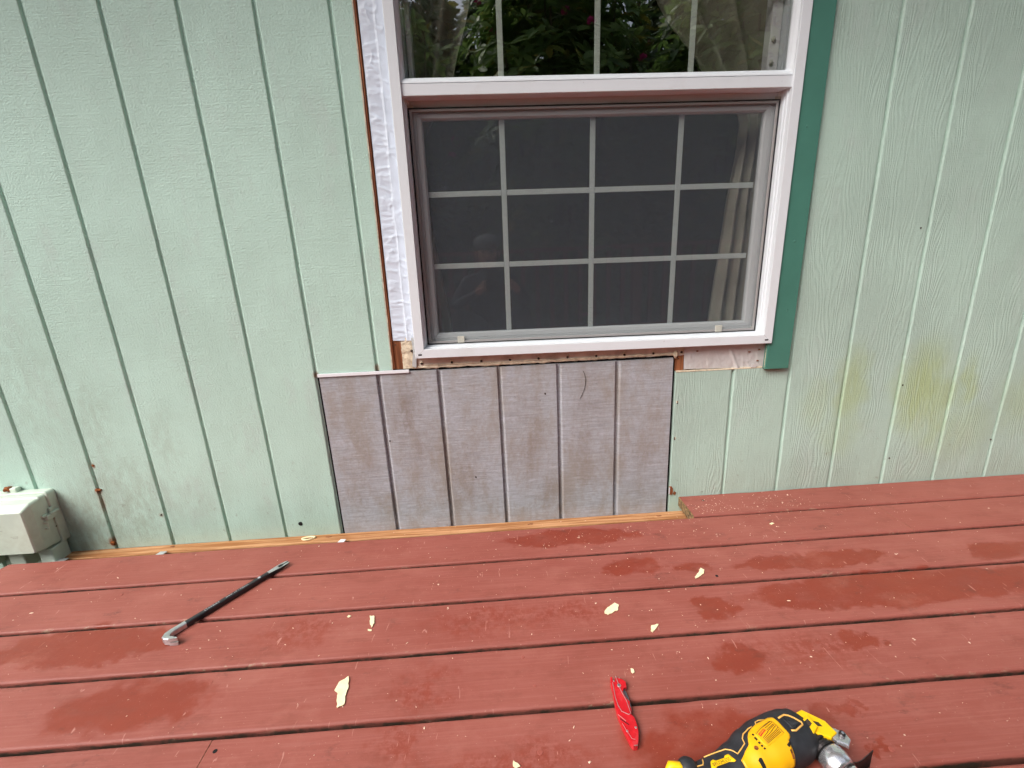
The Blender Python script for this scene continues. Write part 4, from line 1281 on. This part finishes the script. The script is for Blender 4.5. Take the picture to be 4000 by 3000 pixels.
for i, (r, w, m_) in enumerate(((.0165, .003, 'tool_dark_steel'), (.0150, .004, 'tool_steel'), (.0125, .004, 'tool_dark_steel'), (.0095, .004, 'tool_steel'))):
    cyl('spindle_ring', hp(.062 + .0036 * i, .010, .033), AX, r, w, M[m_], head, 24, bev=.0006)
bobj('clamp_lever', prism_bm([(.118, .008), (.134, .016), (.150, .006), (.151, -.008), (.140, -.018), (.126, -.008)], .046, .053, .0022, 2), M['tool_steel'], mt)
cyl('lever_bolt', (.141, .001, .0555), (.2, -.2, 1), .0052, .006, M['tool_dark_steel'], mt, 16, bev=.001)
cyl('bolt_socket', (.1415, .0006, .0588), (.2, -.2, 1), .0026, .0006, M['tool_steel'], mt, 6)
bl = [Vector((.118, -.034, 0)), Vector((.1485, -.0300, 0)), Vector((.158, -.0270, 0)), Vector((.182, -.0205, 0))]
zt = [.040, .0305, .0300, .0420]
zb = [.012, .006, .004, .001]
V = []
for p, a, c in zip(bl, zt, zb):
    n_ = Vector((-.2, 1, 0)) * .0006
    V += [p - n_ + Vector((0, 0, c)), p - n_ + Vector((0, 0, a)), p + n_ + Vector((0, 0, a)), p + n_ + Vector((0, 0, c))]
F = []
for i in range(3):
    for j in range(4):
        F.append((4 * i + j, 4 * i + (j + 1) % 4, 4 * i + 4 + (j + 1) % 4, 4 * i + 4 + j))
F += [(0, 1, 2, 3), (12, 15, 14, 13)]
mobj('saw_blade', V, F, M['tool_dark_steel'], mt)

# ------------------------------------------------------------------ paint chips, sliver and sawdust on the deck
CH = [('large ragged cream paint chip, the longest one on the deck', [(-.4461, -.6773), (-.4394, -.7002), (-.4386, -.7218), (-.4353, -.7455), (-.4474, -.753), (-.4546, -.7352), (-.4567, -.7202), (-.467, -.7102), (-.4608, -.6889)]),
      ('broad cream paint chip on the third board behind the red knife', [(.2029, -.5147), (.2111, -.5242), (.2045, -.5407), (.1756, -.5545), (.1677, -.5493), (.1712, -.5385), (.1902, -.5222)]),
      ('narrow upright cream paint chip between the pry bar and the broad chip', [(-.4438, -.4971), (-.4321, -.4982), (-.4248, -.5237), (-.4295, -.5382), (-.4366, -.5226)]),
      ('wedge shaped cream paint chip beside a deck gap above the red knife', [(.2718, -.5983), (.2909, -.596), (.2838, -.6046), (.2686, -.6192), (.2647, -.6154)]),
      ('leaf shaped cream paint chip on the second board, nearest the cut board end', [(.4824, -.4046), (.4898, -.4124), (.4808, -.4289), (.4675, -.4377), (.4491, -.4479), (.4506, -.4393), (.4667, -.424)]),
      ('small cream paint chip just above the tip of the red knife', [(.1861, -.713), (.1916, -.7155), (.1916, -.7237), (.1864, -.7265), (.1845, -.7211)]),
      ('cream paint chip at the bottom edge of the picture', [(-.0839, -.8853), (-.0767, -.8901), (-.0717, -.896), (-.0802, -.8995), (-.0853, -.895)]),
      ('tiny cream paint chip up and left of the narrow upright chip', [(-.5036, -.4952), (-.5004, -.4887), (-.493, -.4923), (-.4978, -.4974)]),
      ('tiny cream sliver of paint just below the narrow upright chip', [(-.4365, -.5428), (-.4271, -.5448), (-.426, -.549), (-.4364, -.5465)]),
      ('tiny cream paint chip on the board in front of the cut end board', [(.7998, -.2139), (.8112, -.2086), (.8151, -.2157), (.8037, -.221)])]
random.seed(5)
for ci, (lab_, pts) in enumerate(CH):
    cx = sum(p_[0] for p_ in pts) / len(pts); cy = sum(p_[1] for p_ in pts) / len(pts)
    dn = []
    for i in range(len(pts)):
        p_, q_ = Vector(pts[i]), Vector(pts[(i + 1) % len(pts)])
        m = max(1, int((q_ - p_).length / .004))
        for k in range(m):
            v = p_ + (q_ - p_) * k / m
            if k: v += Vector((random.uniform(-1, 1), random.uniform(-1, 1))) * .0011
            dn.append(Vector((v.x - cx, v.y - cy)))
    xs = [v.x for v in dn]; ys = [v.y for v in dn]
    inner = [Vector((x * .004, y * .004)) for x in range(int(min(xs) / .004), int(max(xs) / .004) + 1) for y in range(int(min(ys) / .004), int(max(ys) / .004) + 1)]
    res = delaunay_2d_cdt(dn + inner, [], [list(range(len(dn)))], 1, 1e-6)
    b = bmesh.new()
    zf = lambda v: .0030 + .0014 * fbm(v.x * 60 + ci * 5, v.y * 60, 2) + .0010 * abs(v.x) / .01 * .3
    top = [b.verts.new((v.x, v.y, zf(v))) for v in res[0]]
    for f in res[2]:
        try: b.faces.new([top[i] for i in f])
        except ValueError: pass
    for v in [v for v in b.verts if not v.link_faces]: b.verts.remove(v)
    bmesh.ops.recalc_face_normals(b, faces=list(b.faces))
    if sum(f.normal.z for f in b.faces) < 0: bmesh.ops.reverse_faces(b, faces=list(b.faces))
    ext = bmesh.ops.extrude_edge_only(b, edges=[e for e in b.edges if e.is_boundary])
    for v in [g_ for g_ in ext['geom'] if isinstance(g_, bmesh.types.BMVert)]: v.co.z = max(.0006, v.co.z - .0014)
    o = bobj('paint_chip', b, M['chip'])
    o.location = (cx, cy, 0)
    tag(o, lab_, 'paint chip', 'cream paint chips on the deck')
# curl of dried paint lying on the ledger
rings = []
for i in range(26):
    a = 2 * math.pi * i / 25
    c = Vector((-.790 + .021 * math.cos(a) + .006 * math.sin(a), -.026 + .009 * math.sin(a) , -.058))
    rings.append([c + Vector((.0045 * math.cos(q) * math.cos(a), .0032 * math.cos(q), .0028 * math.sin(q))) for q in [k * math.pi / 3 for k in range(6)]])
tag(loft('paint_curl', rings, M['chip'], None, True), 'curled ring of cream sealant lying on the tan ledger timber', 'paint curl')
sl = tag(loft('wood_sliver', [[(x - w, y, .0010), (x, y - .0004, .0004), (x + w, y, .0010), (x, y, .0024)] for x, y, w in ((.5175, -.8690, .0003), (.5195, -.8790, .0014), (.5225, -.8890, .0018), (.5250, -.8970, .0014), (.5262, -.9050, .0003))], M['sliver'], None, False), 'thin pale wood sliver on the deck beside the head of the power tool', 'wood sliver')

V, F = [], []
random.seed(21)
def in_gap(y):
    f = ((GAP0 - y) / DP) % 1.0
    return f < .09 or f > .91
n_s = 0
while n_s < 1050:
    q = random.random()
    if q < .35: x, y = random.gauss(.35, .45), -abs(random.gauss(.02, .22)) - .01
    elif q < .5: x, y = random.gauss(.72, .2), random.gauss(-.10, .03)
    elif q < .52: x, y = random.gauss(.28, .12), random.gauss(-.70, .05)
    else: x, y = random.uniform(-1.7, 2.2), random.uniform(-1.2, -.02)
    if y > -.008 or y < -1.3 or in_gap(y) or x < -1.7: continue
    if y > GAP0 and x < .585:
        z = -.0605
        if y < -.045 or x < -1.55 or random.random() < .6: continue
    else: z = 0.0006
    r = random.choice([.0004, .0005, .0006, .0007, .0009, .0012]) * (1.0 if random.random() < .95 else 2.0)
    a = random.uniform(0, math.pi); el = random.uniform(1.0, 2.6)
    ca, sa = math.cos(a), math.sin(a)
    base = len(V)
    for (px_, py_, pz_) in ((-el, -.7, 0), (el, -.6, 0), (el * .9, .7, 0), (-el * .8, .8, 0), (0, 0, .9)):
        V.append((x + r * (px_ * ca - py_ * sa), y + r * (px_ * sa + py_ * ca), z + r * pz_))
    F += [(base, base + 1, base + 4), (base + 1, base + 2, base + 4), (base + 2, base + 3, base + 4), (base + 3, base, base + 4)]
    n_s += 1
tag(mobj('sawdust', V, F, M['sawdust']), 'fine pale sawdust specks scattered over the red boards', 'sawdust', kind='stuff')

# ------------------------------------------------------------------ garden behind the camera (seen mirrored in the panes)
def rhodo(name, cx, cy, h, rad, n_whorl, seed, leafm, label, z0=-.6, flowers=0, leaf=.17):
    rnd = random.Random(seed)
    root = empty(name, (cx, cy, z0))
    tag(root, label, 'shrub', 'shrubs beyond the deck rail')
    # stems
    V, F = [], []
    def add_tube(path, rads, n=6):
        base = len(V)
        rg = tube_rings(path, rads, n)
        for r_ in rg: V.extend([tuple(p_) for p_ in r_])
        for i in range(len(rg) - 1):
            for j in range(n):
                F.append((base + i * n + j, base + i * n + (j + 1) % n, base + (i + 1) * n + (j + 1) % n, base + (i + 1) * n + j))
    for s in range(7):
        a = rnd.uniform(0, 6.28); rr = rnd.uniform(.25, .8) * rad
        add_tube([(0.1 * math.cos(a), .1 * math.sin(a), 0), (rr * .35 * math.cos(a), rr * .35 * math.sin(a), h * .35), (rr * .8 * math.cos(a + .2), rr * .8 * math.sin(a + .2), h * .65), (rr * math.cos(a + .3), rr * math.sin(a + .3), h * .93)], [.05, .035, .02, .008])
    mobj('stem', V, F, M['bark'], root, True)
    LV, LF, FV, FF = [], [], [], []
    for k in range(n_whorl):
        u = rnd.random(); ph = rnd.uniform(0, 6.283)
        zz = h * (.05 + .95 * rnd.random() ** .85)
        lim = rad * (1.0 - .5 * max(0, (zz / h - .55) / .45) ** 2) * (1 + .25 * fbm(ph * 1.3, zz * 1.1, seed))
        rr = lim * (u ** .35)
        c = Vector((rr * math.cos(ph), rr * math.sin(ph), zz))
        up = (Vector((math.cos(ph) * .6, math.sin(ph) * .6, .8)) + Vector((rnd.uniform(-.4, .4), rnd.uniform(-.4, .4), rnd.uniform(-.3, .3)))).normalized()
        sx = up.orthogonal().normalized(); sy = up.cross(sx)
        nl = rnd.randint(6, 9)
        for q in range(nl):
            a = 6.283 * q / nl + rnd.uniform(-.25, .25)
            d = (sx * math.cos(a) + sy * math.sin(a)) * rnd.uniform(.75, 1.0) + up * rnd.uniform(-.15, .55)
            d.normalize()
            side = d.cross(up).normalized(); nn = side.cross(d)
            l = leaf * rnd.uniform(.65, 1.15); w = l * rnd.uniform(.15, .2)
            b0_ = c + d * .01
            base = len(LV)
            LV += [b0_, b0_ + d * l * .4 + side * w, b0_ + d * l * .42 - nn * .004, b0_ + d * l * .4 - side * w, b0_ + d * l * .75 + side * w * .8 - nn * l * .06, b0_ + d * l * .78 - nn * l * .08, b0_ + d * l * .75 - side * w * .8 - nn * l * .06, b0_ + d * l - nn * l * .14]
            LF += [(base, base + 1, base + 2), (base, base + 2, base + 3), (base + 1, base + 4, base + 5, base + 2), (base + 2, base + 5, base + 6, base + 3), (base + 4, base + 7, base + 5), (base + 5, base + 7, base + 6)]
        if k < flowers:
            for q in range(16):
                d = Vector((rnd.uniform(-1, 1), rnd.uniform(-1, 1), rnd.uniform(-.2, 1))).normalized()
                side = d.orthogonal().normalized()
                base = len(FV)
                cc = c + up * .03
                FV += [cc, cc + d * .035 + side * .018, cc + d * .05, cc + d * .035 - side * .018]
                FF += [(base, base + 1, base + 2, base + 3)]
    o = mobj('foliage', LV, LF, leafm, root, False)
    if FV: mobj('blossom', FV, FF, M['flower'], root)
    return root
rhodo('rhododendron_shrub', .75, -4.15, 4.3, 1.25, 1500, 3, M['leaf_a'], 'tall rhododendron with pink blossom mirrored in the upper panes', flowers=26)
rhodo('rhododendron_shrub', 2.75, -4.0, 4.2, 1.3, 1400, 4, M['leaf_a'], 'tall leafy rhododendron mirrored behind the sheer curtain', flowers=30)
rhodo('rhododendron_shrub', -1.25, -4.35, 4.1, 1.0, 800, 5, M['leaf_a'], 'looser rhododendron mirrored at the edge pane', flowers=14)
rhodo('evergreen_shrub', .75, -6.4, 5.2, 1.5, 1100, 6, M['leaf_b'], 'dark evergreen mass mirrored between the rhododendrons', leaf=.24)
rhodo('evergreen_shrub', -1.25, -6.6, 5.2, 1.5, 1300, 16, M['leaf_b'], 'sparse dark evergreen with sky gaps mirrored in the edge pane', leaf=.24)
rhodo('evergreen_shrub', -3.3, -8.2, 5.4, 1.9, 800, 26, M['leaf_b'], 'broad dark evergreen at the far side of the garden', leaf=.30)
rhodo('evergreen_shrub', -6.4, -7.6, 5.0, 2.0, 700, 27, M['leaf_b'], 'dark evergreen farthest along the garden edge', leaf=.30)
rhodo('evergreen_shrub', 3.6, -6.4, 5.6, 2.1, 1700, 7, M['leaf_b'], 'dark evergreen mass mirrored behind the leafy rhododendron', leaf=.26)
rhodo('evergreen_shrub', 4.15, -1.5, 4.4, 1.2, 900, 8, M['leaf_b'], 'unseen dark evergreen added beyond the end of the deck to shade the wall', leaf=.22)  # added out of view to keep sky light off the right-hand wall

# deck rail behind the camera
rail = empty('deck_rail', (0, -2.92, 0))
tag(rail, 'red painted deck railing mirrored faintly in the lower panes', 'railing')
bobj('top_rail', box_bm(-1.74, 2.9, -.06, .06, .90, .938, .006, 2), M['rail'], rail)
bobj('bottom_rail', box_bm(-1.74, 2.9, -.02, .02, .10, .185, .004, 1), M['rail'], rail)
for i in range(34):
    x = -1.70 + i * .138
    if i % 11 == 0: bobj('post', box_bm(x - .045, x + .045, -.045, .045, 0, .90, .004, 1), M['rail'], rail)
    else: bobj('baluster', box_bm(x - .019, x + .019, -.019, .019, .185, .90, .003, 1), M['rail'], rail)

# ------------------------------------------------------------------ the photographer, crouching behind the camera
def person():
    root = empty('person', (-.09, -2.08, 0))
    tag(root, 'person in dark clothes and pale cap crouching with a phone, mirrored in the lower panes', 'person')
    ox, oy = -.09, -2.08
    P, E, RAD = [], [], []
    def add(p, r, link=None):
        P.append((p[0] - ox, p[1] - oy, p[2])); RAD.append(r)
        if link is not None: E.append((link, len(P) - 1))
        return len(P) - 1
    pel = add((-.09, -2.13, .34), .15)
    sp1 = add((-.09, -2.12, .50), .135, pel)
    chest = add((-.09, -2.04, .66), .145, sp1)
    nb = add((-.09, -1.97, .775), .060, chest)
    nk = add((-.09, -1.945, .82), .052, nb)
    hd = add((-.09, -1.915, .885), .080, nk)
    ht = add((-.09, -1.915, .965), .078, hd)
    hands = []
    for s_ in (-1, 1):
        sh = add((-.09 + s_ * .17, -2.03, .70), .062, chest)
        el = add((-.09 + s_ * .27, -1.88, .54), .045, sh)
        hx = -.03 + s_ * .105
        wr = add((hx + s_ * .03, -1.60, .655), .028, el)
        pm = add((hx + s_ * .006, -1.555, .700), .026, wr)
        for f_ in range(4):
            k = add((hx - s_ * .004, -1.520 + .002 * f_, .727 - .017 * f_), .0085, pm)
            k2 = add((hx - s_ * .030, -1.516 + .002 * f_, .739 - .020 * f_), .0080, k)
        th = add((hx - s_ * .010, -1.552, .690), .0095, pm)
        add((hx - s_ * .040, -1.548, .701), .0085, th)
        hands.append(Vector((hx - ox, -1.55 - oy, .705)))
        hip = add((-.09 + s_ * .10, -2.08, .33), .105, pel)
        kn_ = add((-.09 + s_ * .24, -1.76, .50), .066, hip)
        an = add((-.09 + s_ * .22, -1.98, .09), .045, kn_)
        add((-.09 + s_ * .24, -1.82, .045), .042, an)
    me = bpy.data.meshes.new('body')
    me.from_pydata(P, E, [])
    o = bpy.data.objects.new('body', me)
    COL.objects.link(o)
    o.modifiers.new('skin', 'SKIN')
    for i, d in enumerate(me.skin_vertices[0].data):
        d.radius = (RAD[i], RAD[i]); d.use_root = (i == 0)
    sb = o.modifiers.new('sub', 'SUBSURF'); sb.levels = 2; sb.render_levels = 2
    bpy.context.view_layer.update()
    m2 = bpy.data.meshes.new_from_object(o.evaluated_get(bpy.context.evaluated_depsgraph_get()))
    bpy.data.objects.remove(o)
    m2.materials.clear()
    m2.materials.append(M['cloth_dark']); m2.materials.append(M['skin'])
    for p_ in m2.polygons:
        c = p_.center
        p_.use_smooth = True
        if c.z > .805 and abs(c.x) < .12 and c.y < .32: p_.material_index = 1
        elif min((c - h_).length for h_ in hands) < .075: p_.material_index = 1
    o = bpy.data.objects.new('body', m2)
    COL.objects.link(o); o.parent = root
    cap = lump('cap', (0, .165, .985), .100, M['cap'], root, (.98, 1.06, .62), 2, .03)
    bobj('cap_brim', prism_bm([(-.075, .235), (-.05, .32), (0, .345), (.05, .32), (.075, .235)], .972, .980, .002, 1), M['cap'], root)
    lump('nose', (0, .262, .895), .016, M['skin'], root, (.8, 1.1, 1.2), 1, .05, 2)
    for s_ in (-1, 1):
        lump('eye', (s_ * .032, .240, .922), .011, M['dark'], root, (1.2, .7, .7), 1, .02, 2)
        lump('ear', (s_ * .084, .165, .905), .022, M['skin'], root, (.4, .7, 1.2), 1, .05, 2)
    lump('mouth', (0, .246, .860), .016, M['cloth_dark'], root, (1.4, .4, .3), 1, .02, 2)
person()
ph = tag(bobj('phone', box_bm(-.115, .055, -1.548, -1.538, .670, .748, .004, 2), M['phone']), 'dark phone held up in both hands, mirrored in the lower panes', 'phone')
